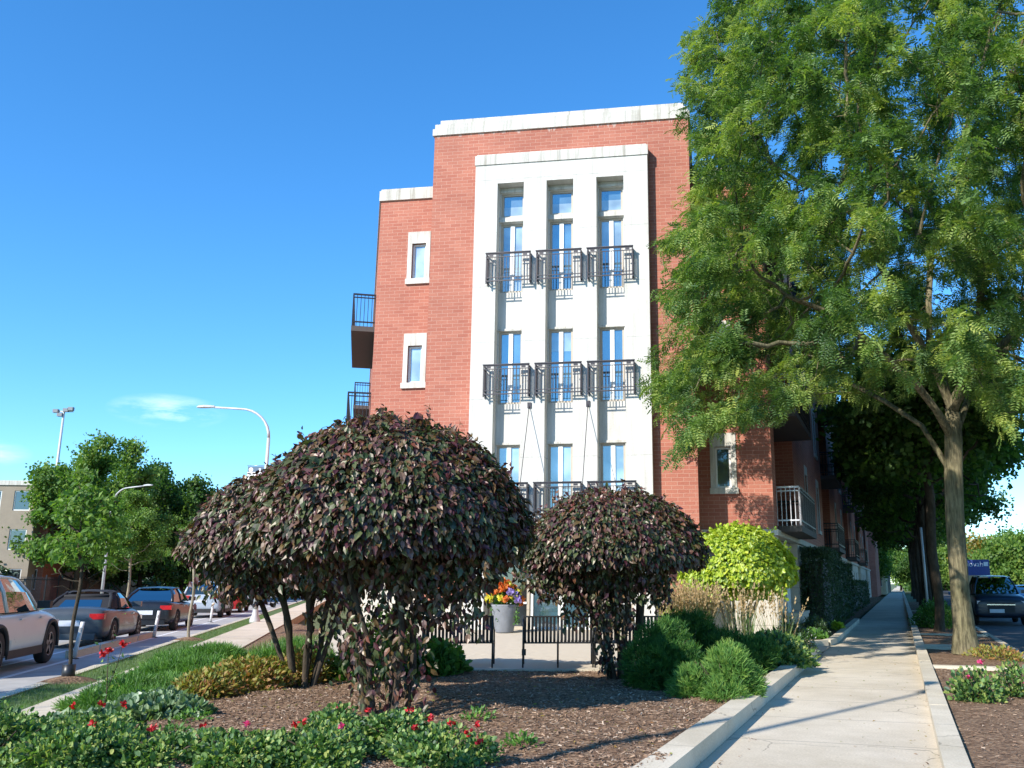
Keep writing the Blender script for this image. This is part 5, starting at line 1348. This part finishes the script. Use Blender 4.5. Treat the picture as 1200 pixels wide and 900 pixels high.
for k, xx in enumerate((-.5, -.36, -.24)):
    mb = MB(); mb.box(xx, xx + .03, -.009, -.007, BZ - 1.3, BZ - .3); mb.build('banner_figure', 'lamp_metal', b2_)
mb = MB(); mb.box(.1, .5, -.006, .006, BZ - .55, BZ - .32); g_ = mb.build('banner', 'white_paint', l1); g_.data.materials[0] = mat_plain('banner_green', (.05, .25, .17), .7)
X2, Y2, Z2 = at(120, 690, 60)
lamp((X2, Y2, 0), 7.75, 3.0, R(180 - 20), 'grey street lamp across the left street, its arm curving over the road')
lamp((-6.0, 1.2, 0.0), 9.0, 2.6, R(-132), 'street lamp added out of view beside the camera to throw a shadow across the path')  # unseen lamp post, put in to cast the long pavement shadow
# floodlight mast far away
mx, my, mz = at(75, 482, 105)
ms = tag(empty('floodlight_mast', (mx, my, 0)), 'tall thin floodlight mast far away above the left trees', 'light mast')
mb = MB(); mb.tube([(0, 0, 0), (0, 0, mz)], [.22, .13], 8); mb.build('pole', 'lamp_metal', ms)
mb = MB(); mb.box(-1.1, 1.1, -.08, .08, mz - .1, mz + .05); mb.build('cross_arm', 'lamp_metal', ms)
for i, (a, b) in enumerate(((-.9, .1), (-.35, -.35), (.3, .2), (.85, .35))):
    mb = MB(); mb.box(a - .3, a + .3, -.3, .12, mz + b - .28, mz + b + .12); mb.build('floodlight', 'planter_grey', ms, bevel=.05)
# white flexible posts and concrete kerb stops by the bike lane
PG = 'white flexible posts beside the bike lane'
for i, (al_, le, lb) in enumerate(((6.6, 8, 'nearest white lane post, leaning, behind the thin maple'), (14.6, 6, 'second white lane post, behind the black saloon'), (25.5, 3, 'farthest white lane post, by the silver car'))):
    x, y = LF(-1.22, al_)
    p = tag(empty('lane_post', (x, y, -.1)), lb, 'lane post', PG); p.rotation_euler = (0, R(le), 0)
    mb = MB(); mb.tube([(0, 0, .02), (0, 0, .78)], [.048, .042], 10); mb.build('tube', 'white_paint', p)
    mb = MB(); mb.lathe([(0, .03), (.11, .02), (.12, 0)], n=12); mb.build('base', 'rubber', p)
    mb = MB(); mb.tube([(0, 0, .58), (0, 0, .66)], .046, 10, cap=False); mb.build('reflective_band', 'lamp_metal', p)
SG = 'concrete stops between the bike lane and the parked cars'
for i in range(4):
    al_ = 6.9 + i * 1.95; x, y = LF(-1.36, al_ + .9)
    mb = MB(); mb.prism([(-.11, -.92), (.11, -.92), (.11, .92), (-.11, .92)], 0, .16)
    o = mb.build('parking_stop', 'kerb', bevel=.03); o.location = (x, y, -.1); o.rotation_euler = (0, 0, -R(LAZ))
    tag(o, ['nearest pale concrete stop behind the leaning post', 'second concrete stop, beside the dark convertible rear wheel', 'third concrete stop, beside the dark convertible door', 'farthest concrete stop, next to the second white post'][i], 'kerb stop', SG)

# ================================================================== CARS
for nm, c in (('paint_white', (.62, .62, .6)), ('paint_grey', (.06, .07, .08)), ('paint_black', (.012, .014, .018)), ('paint_silver', (.38, .44, .5)), ('paint_navy', (.012, .022, .04)), ('paint_blue', (.02, .12, .3)), ('paint_red', (.35, .02, .02))):
    mat_plain(nm, c, .3, metal=.1 if nm != 'paint_white' else 0, var=.02, coat=.15)
mat_plain('tail_red', (.45, .012, .012), .25, coat=.6); mat_plain('lens_clear', (.6, .62, .65), .15, coat=.8); mat_plain('plate', (.6, .62, .66), .5); mat_plain('soft_top', (.014, .014, .016), .85); mat_plain('rim', (.42, .42, .43), .35, metal=.8); mat_plain('chrome', (.6, .6, .6), .15, metal=1); mat_plain('trim', (.02, .02, .02), .6)
CUT = []
def car(name, label, loc, head, L, W, H, kind, paint, group=None, cat='car', plate=True, parts=True):
    rt = tag(empty(name, loc, R(90 - head)), label, cat, group)      # local +x is forward
    hw = W / 2; wr = {'sedan': .33, 'suv': .38, 'convertible': .33, 'pickup': .41}[kind]; gb = {'sedan': .17, 'suv': .22, 'convertible': .16, 'pickup': .27}[kind]
    bz = {'sedan': .93, 'suv': 1.08, 'convertible': .92, 'pickup': 1.18}[kind]      # belt
    r0, f0 = -L / 2, L / 2
    if kind in ('suv',): st = [(r0, gb + .25, bz - .18, .82), (r0 + .06, gb + .1, bz - .02, .92), (r0 + .4, gb, bz + .0, 1.0), (r0 + 1.2, gb, bz, 1.0), (0, gb, bz, 1.0), (f0 - 1.5, gb, bz - .0, 1.0), (f0 - 1.0, gb, bz - .02, .99), (f0 - .45, gb + .02, bz - .10, .96), (f0 - .12, gb + .08, bz - .2, .88), (f0, gb + .18, bz - .36, .76)]
    elif kind == 'pickup': st = [(r0, gb + .2, bz - .1, .88), (r0 + .06, gb + .1, bz, .95), (r0 + .5, gb, bz, 1.0), (0, gb, bz, 1.0), (f0 - 1.4, gb, bz, 1.0), (f0 - .8, gb, bz + .02, .99), (f0 - .25, gb + .02, bz - .03, .96), (f0 - .06, gb + .05, bz - .12, .93), (f0, gb + .1, bz - .3, .88)]
    else: st = [(r0, gb + .24, bz - .16, .80), (r0 + .07, gb + .08, bz + .03, .9), (r0 + .35, gb + .02, bz + .06, .97), (r0 + .95, gb, bz + .05, 1.0), (0, gb, bz, 1.0), (f0 - 1.6, gb, bz, 1.0), (f0 - 1.1, gb, bz - .03, .99), (f0 - .5, gb + .02, bz - .14, .95), (f0 - .12, gb + .06, bz - .26, .86), (f0, gb + .16, bz - .38, .72)]
    secs = []
    for (x, z0, z1, w) in st:
        w *= hw; h = z1 - z0
        half = [(0, z0), (w * .80, z0), (w * .97, z0 + .10 * h), (w * 1.0, z0 + .35 * h), (w * .985, z0 + .62 * h), (w * .955, z0 + .86 * h), (w * .87, z1 - .01 * h), (w * .55, z1 + .02), (0, z1 + .035)]
        full = half + [(-y, z) for (y, z) in half[-2:0:-1]]
        secs.append([(x, y, z) for (y, z) in full])
    bm = bmesh.new(); rows = [[bm.verts.new(p) for p in s_] for s_ in secs]; k = len(rows[0])
    for a, b in zip(rows[:-1], rows[1:]):
        for i in range(k): bm.faces.new((a[i], a[(i + 1) % k], b[(i + 1) % k], b[i]))
    bm.faces.new(rows[0]); bm.faces.new(rows[-1][::-1]); bmesh.ops.recalc_face_normals(bm, faces=bm.faces)
    me = bpy.data.meshes.new('body'); bm.to_mesh(me); bm.free(); me.polygons.foreach_set('use_smooth', [True] * len(me.polygons))
    me.materials.append(MATS[paint]); me.materials.append(MATS['trim'])
    tmp = bpy.data.objects.new('tmp', me); col.objects.link(tmp)
    ss = tmp.modifiers.new('s', 'SUBSURF'); ss.levels = 2; ss.render_levels = 2
    wx = (r0 + (.86 if kind != 'pickup' else 1.1), f0 - (.88 if kind != 'pickup' else .95))
    cutb = MB()
    for x in wx:
        for s in (-1, 1):
            cutb.tube([(x, s * (hw + .2), wr), (x, s * (hw - .26), wr)], wr + .06, 24)
    cm_ = cutb.mesh('cut'); co = bpy.data.objects.new('cut', cm_); col.objects.link(co)
    co.data.materials.append(MATS['trim'])
    bo = tmp.modifiers.new('b', 'BOOLEAN'); bo.operation = 'DIFFERENCE'; bo.object = co; bo.solver = 'FAST' if hasattr(bo, 'solver') else bo.solver
    dg = bpy.context.evaluated_depsgraph_get(); dg.update()
    me2 = bpy.data.meshes.new_from_object(tmp.evaluated_get(dg)); me2.name = 'body'
    bpy.data.objects.remove(tmp); bpy.data.objects.remove(co)
    body = link(me2, 'body', rt)
    # greenhouse
    G_ = {'sedan': (r0 + .55, r0 + 1.35, f0 - 2.15, f0 - 1.25), 'suv': (r0 + .12, r0 + .5, f0 - 2.15, f0 - 1.35), 'convertible': (r0 + .75, r0 + 1.55, f0 - 2.1, f0 - 1.35), 'pickup': (r0 + .15, r0 + .5, f0 - 2.2, f0 - 1.45)}[kind]
    zb = bz - .01 + (.03 if kind in ('sedan', 'convertible') else 0)
    def ghouse(e, zt, cols):
        rows = []
        N = 9
        for i in range(N):
            t = i / (N - 1); x0 = G_[0] + (G_[3] - G_[0]) * t; x1 = G_[1] + (G_[2] - G_[1]) * t
            sh = 1 - .10 * abs(2 * t - 1) ** 3
            ztt = zt - (.05 * abs(2 * t - 1) ** 2)
            rows.append([(x0, hw * .90 * sh + e, zb), (x0 * .45 + x1 * .55, hw * .80 * sh + e, zb + (ztt - zb) * .55), (x1, hw * .66 * sh + e, ztt - .04), (x1, hw * .5 * sh, ztt + .01), (x1, 0, ztt + .03)])
        return rows
    rows = ghouse(0, H, None)
    mb = MB(); 
    for a, b in zip(rows[:-1], rows[1:]):
        for s in (1, -1):
            for i in range(4):
                q = [a[i], b[i], b[i + 1], a[i + 1]]; q = [(p[0], p[1] * s, p[2]) for p in q]
                if i >= 2: continue
                mb.face(q if s > 0 else q[::-1], smooth=True)
    for rr, fl_ in ((rows[0], 1), (rows[-1], -1)):
        for i in range(2):
            q = [(rr[i][0], rr[i][1], rr[i][2]), (rr[i + 1][0], rr[i + 1][1], rr[i + 1][2]), (rr[i + 1][0], -rr[i + 1][1], rr[i + 1][2]), (rr[i][0], -rr[i][1], rr[i][2])]
            mb.face(q if fl_ > 0 else q[::-1], smooth=False)
    mb.build('windows', 'car_glass', rt)
    roofm = 'soft_top' if kind == 'convertible' else paint
    mb = MB()
    for a, b in zip(rows[:-1], rows[1:]):
        for s in (1, -1):
            for i in (2, 3):
                q = [a[i], b[i], b[i + 1], a[i + 1]]; q = [(p[0], p[1] * s, p[2]) for p in q]; mb.face(q if s > 0 else q[::-1], smooth=True)
    # pillars
    for s in (1, -1):
        for t0, t1, w in ((0, 0, .05), (.42 if kind != 'convertible' else .30, .42 if kind != 'convertible' else .34, .035), (1, 1, .035)):
            i0 = int(round(t0 * 8)); rr = rows[i0]
            mb.tube([(p[0], p[1] * s, p[2]) for p in rr[:3]], w, 6)
        mb.tube([(rows[i][2][0], rows[i][2][1] * s, rows[i][2][2]) for i in range(9)], .03, 6)
        if kind == 'convertible':
            for i in range(0, 3):
                a, b = rows[i], rows[i + 1]
                for j in (0, 1):
                    q = [(p[0], (p[1] + .008) * s, p[2]) for p in (a[j], b[j], b[j + 1], a[j + 1])]; mb.face(q if s > 0 else q[::-1])
    if kind == 'convertible':
        rr = rows[0]; m_ = [(rr[i][0] - .012, rr[i][1], rr[i][2]) for i in range(3)]
        for s in (1, -1):
            for i in range(2):
                a, b = m_[i], m_[i + 1]; mb.face([(a[0], a[1] * s, a[2]), (b[0], b[1] * s, b[2]), (b[0], 0, b[2]), (a[0], 0, a[2])])
        gl = MB(); a, b = m_[0], m_[1]
        L2 = lambda t, w: (a[0] + (b[0] - a[0]) * t - .012, w, a[2] + (b[2] - a[2]) * t)
        gl.face([L2(.2, -.5), L2(.2, .5), L2(1.0, .44), L2(1.0, -.44)]); gl.build('rear_window', 'car_glass', rt)
        mb.tube([(rr[1][0] * .5 + rr[2][0] * .5 - .01, y, rr[2][2] - .06) for y in (-rr[2][1], 0, rr[2][1])], .05, 6)
    mb.build('roof', roofm, rt)
    # wheels
    for x in wx:
        for s in (-1, 1):
            y = s * (hw - .02)
            mb = MB(); prof = [(wr * .62, -.0), (wr * .93, -.005), (wr, -.04), (wr, -.18), (wr * .9, -.21)]
            mb.lathe([(a, (b * s)) for a, b in prof], (x, y, wr), 28, 'y'); w_ = mb.build('wheel', 'rubber', rt)
            mb = MB(); mb.lathe([(0, -.09 * s), (wr * .6, -.1 * s)], (x, y, wr), 20, 'y')
            mb.build('hub', 'trim', w_)
            mb = MB(); mb.lathe([(wr * .56, -.012 * s), (wr * .66, -.002 * s), (wr * .66, -.06 * s)], (x, y, wr), 28, 'y')
            for k_ in range(5):
                a = 2 * math.pi * k_ / 5 + .3
                c_, s2 = math.cos(a), math.sin(a); w = .045
                p = lambda r, o: (x + c_ * r - s2 * o, y - .02 * s, wr + s2 * r + c_ * o)
                mb.face([p(.04, -w), p(wr * .6, -w * .7), p(wr * .6, w * .7), p(.04, w)]); mb.face([p(.04, w), p(wr * .6, w * .7), p(wr * .6, -w * .7), p(.04, -w)])
            mb.build('rim', 'rim', w_)
    if not parts: return rt
    # lights, bumper, plate, mirrors
    zl = bz - .17 if kind != 'pickup' else bz - .2
    for s in (-1, 1):
        mb = MB()
        if kind == 'suv': mb.box(r0 + .0, r0 + .3, s * hw * .66 - (.13), s * hw * .66 + .13, zl - .02, zl + .12)
        else: mb.box(r0 + .015, r0 + .22, min(s * hw * .52, s * hw * .9), max(s * hw * .52, s * hw * .9), zl - .05, zl + .09)
        mb.build('tail_light', 'tail_red', rt, bevel=.03)
        mb = MB(); mb.box(f0 - .35, f0 - .03, min(s * hw * .5, s * hw * .84), max(s * hw * .5, s * hw * .84), bz - .36, bz - .24); mb.build('headlight', 'lens_clear', rt, bevel=.03)
        mb = MB(); xm = f0 - (1.75 if kind != 'pickup' else 1.85); mb.box(xm - .09, xm + .07, min(s * (hw - .06), s * (hw + .17)), max(s * (hw - .06), s * (hw + .17)), bz + .03, bz + .17); mb.build('mirror', paint if kind != 'suv' else 'trim', rt, bevel=.03)
        mb = MB()
        for xd in ((-.35, .75) if kind != 'convertible' else (.55,)): mb.box(xd - .1, xd + .08, s * hw * .975 - .012, s * hw * .975 + .012, bz - .16, bz - .13)
        mb.build('door_handle', 'chrome' if kind != 'suv' else paint, rt)
    mb = MB(); mb.box(r0 - .012, r0 + .03, -.27, .27, bz - .38, bz - .24); mb.build('number_plate', 'plate', rt)
    mb = MB(); mb.box(r0 - .03, r0 + .25, -hw * .72, hw * .72, gb + .05, gb + .2); mb.build('bumper', 'trim' if kind in ('suv', 'pickup') else paint, rt, bevel=.04)
    mb = MB(); mb.box(f0 - .12, f0 + .012, -hw * .48, hw * .48, gb + .24, bz - .3); mb.build('grille', 'trim', rt, bevel=.03)
    if kind == 'suv':
        for s in (-1, 1): mb = MB(); mb.box(wx[0] + wr + .1, wx[1] - wr - .1, s * hw * .97 - .016, s * hw * .97 + .016, gb + .02, gb + .17); mb.build('side_cladding', 'trim', rt, bevel=.01)
    if kind == 'suv':
        for x in wx:
            for s in (-1, 1):
                mb = MB(); mb.tube([(x + (wr + .085) * math.cos(a), s * (hw - .035), wr + (wr + .085) * math.sin(a)) for a in np.linspace(-.15, math.pi + .15, 15)], .042, 6); mb.build('arch_trim', 'trim', rt)
    if kind == 'pickup':
        mb = MB(); mb.box(f0 - .02, f0 + .03, -hw * .5, hw * .5, bz - .40, bz - .36); mb.build('chrome_bar', 'chrome', rt)
        mb = MB(); mb.box(f0 - .02, f0 + .05, -hw * .42, hw * .1, gb + .22, gb + .36); mb.build('front_plate', 'plate', rt)
    return rt
CG = 'cars parked along the left street'
def lf3(o_, a_, z=-.1): x, y = LF(o_, a_); return (x, y, z)
car('parked_car', 'white car with black wheel arches cut by the left edge of the photo', lf3(-2.38, 4.3), LAZ, 4.6, 1.88, 1.74, 'suv', 'paint_white', CG)
cv = car('parked_car', 'dark grey convertible with a black soft top behind the thin maple', lf3(-2.35, 12.3), LAZ, 4.55, 1.80, 1.40, 'convertible', 'paint_grey', CG)
car('parked_car', 'black saloon with red tail lights parked ahead of the convertible', lf3(-2.3, 20.6), LAZ, 4.8, 1.85, 1.45, 'sedan', 'paint_black', CG)
car('parked_car', 'silver blue car parked ahead of the black saloon', lf3(-2.4, 32.5), LAZ, 4.6, 1.85, 1.66, 'suv', 'paint_silver', CG)
car('parked_car', 'far car parked past the silver one, behind the purple shrub', lf3(-2.4, 40), LAZ, 4.6, 1.85, 1.5, 'sedan', 'paint_red', CG)
car('parked_car', 'dark car on the far side of the left street, seen over the convertible', lf3(-9.6, 20), LAZ + 180, 4.6, 1.85, 1.45, 'sedan', 'paint_black', CG)
RG_ = 'vehicles on the right-hand street'
def rf3(o_, a_, z=-.13): x, y = RF(o_, a_); return (x, y, z)
car('parked_car', 'dark pickup-sized car facing the camera beside the pale tree trunk', rf3(5.35, 34.2), RAZ + 180, 5.3, 2.02, 1.92, 'pickup', 'paint_navy', RG_)
car('moving_car', 'bright blue car at the right edge of the photo on the street', rf3(8.7, 52), RAZ + 180, 4.5, 1.8, 1.5, 'suv', 'paint_blue', RG_)
car('parked_car', 'white car parked further along, glimpsed between the trunks', rf3(5.35, 42.5), RAZ + 180, 4.6, 1.85, 1.5, 'suv', 'paint_white', RG_)
car('parked_car', 'blue car parked far along, glimpsed left of the grey trunk', rf3(5.35, 49.5), RAZ + 180, 4.6, 1.85, 1.5, 'sedan', 'paint_blue', RG_)
# box truck
x, y, _ = rf3(7.9, 79)
tk = tag(empty('box_truck', (x, y, -.13), R(90 - RAZ - 180)), 'dark blue box truck on the right street behind the dark parked vehicle', 'truck', RG_)
mb = MB(); mb.box(-6.2, .2, -1.2, 1.2, .95, 3.6); cb_ = mb.build('cargo_box', 'paint_navy', tk, bevel=.05); cb_.data.materials[0] = mat_plain('truck_blue', (.02, .045, .2), .45)
mb = MB()
mb.prism([(.25, -1.05), (2.0, -1.05), (2.0, 1.05), (.25, 1.05)], .55, 1.5, True); mb.box(.25, 1.5, -1.0, 1.0, 1.5, 2.35); mb.build('cab', 'truck_blue', tk, bevel=.12)
mb = MB(); mb.box(1.501, 1.515, -.9, .9, 1.55, 2.25); mb.build('windscreen', 'car_glass', tk)
for xx in (-4.8, 1.2):
    for s in (-1, 1):
        mb = MB(); mb.lathe([(0, -.02 * s), (.28, -.02 * s), (.45, -.03 * s), (.48, -.08 * s), (.48, -.3 * s)], (xx, s * 1.15, .48), 20, 'y'); mb.build('wheel', 'rubber', tk)
for s in (-1, 1):
    mb = MB(); mb.box(1.95, 2.02, s * .8 - .14, s * .8 + .14, .75, .95); mb.build('headlight', 'lens_clear', tk)
tx = bpy.data.curves.new('truck_lettering', 'FONT'); tx.body = 'movah'; tx.size = .62; tx.extrude = .004; tx.align_x = 'CENTER'
to = bpy.data.objects.new('truck_lettering_text', tx); col.objects.link(to); bpy.context.view_layer.update()
tm = bpy.data.meshes.new_from_object(to.evaluated_get(bpy.context.evaluated_depsgraph_get())); bpy.data.objects.remove(to)
tm.materials.clear(); tm.materials.append(MATS['white_paint'])
o = link(tm, 'lettering', tk); o.location = (.215, -.1, 3.02); o.rotation_euler = (math.pi / 2, 0, math.pi / 2)
mb = MB(); mb.box(.205, .215, .75, 1.1, 3.05, 3.4); mb.build('emblem', 'white_paint', tk)

# ================================================================== FAR THINGS
# black iron fence beyond the left street
fr = tag(empty('iron_fence', (*LF(-17.5, 0), -.03), -R(LAZ)), 'black iron picket fence along the park beyond the parked cars', 'fence')
mb = MB()
for z in (.25, 1.75): mb.box(-.02, .02, -6, 90, z - .025, z + .025)
mb.build('rails', 'black_metal', fr)
mb = MB()
for k in range(430):
    y = -6 + k * .22; mb.box(-.011, .011, y - .011, y + .011, 0, 1.95)
mb.build('pickets', 'black_metal', fr)['kind'] = 'stuff'
for k in range(33): mb = MB(); mb.box(-.045, .045, -6 + k * 2.95 - .045, -6 + k * 2.95 + .045, 0, 2.1); mb.build('fence_post', 'black_metal', fr)
for i, (a_, l_, h_) in enumerate(((10, 16, 2.0), (30, 18, 2.6), (52, 26, 2.9), (84, 30, 3.2))):
    root = tag(empty('park_hedge', (*LF(-21.5, a_ + l_ / 2), -.03), -R(LAZ)), ['low shady hedge behind the iron fence at the left edge', 'shady hedge behind the iron fence behind the convertible', 'shady hedge behind the iron fence behind the saloon', 'far shady hedge behind the iron fence past the saloon'][i], 'hedge', 'hedges behind the iron fence')
    n = 4200; P = rng.uniform(-1, 1, (n, 3)) * [1.3, l_ / 2, h_ / 2] + [0, 0, h_ / 2]; P[:, 2] *= .8 + .2 * np.sin(P[:, 1] * .9)
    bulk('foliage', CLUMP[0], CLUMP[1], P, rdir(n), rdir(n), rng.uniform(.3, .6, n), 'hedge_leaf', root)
    mb = MB()
    for k in range(6): yy = -l_ / 2 + l_ * (k + .5) / 6; mb.tube([(0, yy, 0), (.2, yy + .1, h_ * .8)], [.05, .02], 6)
    mb.build('stems', 'bark_dark', root)
# distant tree line closing the view down the left street
P = []
for k in range(5200):
    u = rng.uniform(-250, 560); Y = rng.uniform(125, 160); h_ = 5.5 + 2 * math.sin(u * .045) + 1.2 * math.sin(u * .13)
    P.append((at(u, 690, Y)[0], Y, rng.uniform(0, h_)))
n = len(P); tag(bulk('distant_trees', CLUMP[0], CLUMP[1], P, rdir(n), rdir(n), rng.uniform(1.4, 2.4, n), 'street_leaf', kind='stuff'), 'distant line of dark green trees closing the left street', 'trees')
P = []
for k in range(4200):
    u = rng.uniform(1065, 1500); Y = rng.uniform(190, 230); h_ = 6.5 + 2 * math.sin(u * .035)
    P.append((at(u, 690, Y)[0], Y, rng.uniform(0, h_)))
n = len(P); tag(bulk('distant_trees', CLUMP[0], CLUMP[1], P, rdir(n), rdir(n), rng.uniform(1.6, 2.6, n), 'street_leaf', kind='stuff'), 'distant line of green trees closing the right street', 'trees')
# buildings
def block(label, loc, rz, w, d, h, mat, cols, rows_, cap='cap_white', wz0=1.0, ww=1.2, wh_=1.5, glass='glass_dark', group=None):
    rt = tag(empty('building', loc, rz), label, 'building', group)
    mb = MB(); st_ = h / rows_; hl = []
    for i in range(cols):
        for j in range(rows_): cx = w * (i + .5) / cols; hl.append((cx - ww / 2, cx + ww / 2, j * st_ + wz0, min(j * st_ + wz0 + wh_, h - .4)))
    mb.wall(0, w, 0, h, 0, hl, .15)
    mb.box(0, w, 0, d, 0, h, 'xXYZ'); mb.build('wall', mat, rt)
    mb = MB(); mb.box(-.1, w + .1, -.1, .3, h, h + .35); mb.build('cornice', cap, rt)
    for q in hl: win(rt, q[0] + .003, q[1] - .003, q[2] + .003, q[3] - .003, .06, 'frame_white', glass, .07)
    return rt
x, y, _ = at(-150, 690, 66); block('tan rendered building with dark windows behind the trees at the left edge', (x, y, 0), R(6), at(20, 690, 66)[0] - x, 14, 8.6, 'stucco', 5, 3)
x, y, _ = at(21, 690, 68); block('low dark brick building beside the tan one at the far left', (x, y, 0), R(6), 1.6, 3, 6.9, 'brick_far', 1, 3, 'stucco', ww=.8)
x, y = RF(-5.7, 97); block('sunlit red brick building down the pavement past the long flank', (x, y, 0), -R(RAZ), 5.0, 20, 9.4, 'brick', 2, 3)
x, y = RF(-6.4, 119); block('cream building far down the pavement', (x, y, 0), -R(RAZ), 6.3, 20, 8.2, 'cream', 3, 3)
x, y = RF(-6.4, 142); block('pale building at the far end of the pavement', (x, y, 0), -R(RAZ), 6.5, 20, 5.2, 'stucco', 3, 2)
# leaning grey utility pole among the street trees
x, y = RF(2.55, 26.2)
up_ = tag(empty('utility_pole', (x, y, 0)), 'thin grey metal pole between the street tree trunks', 'pole')
mb = MB(); mb.tube([(0, 0, 0), (-.03, 0, 3.4)], [.05, .045], 8); mb.build('pole', 'lamp_metal', up_)
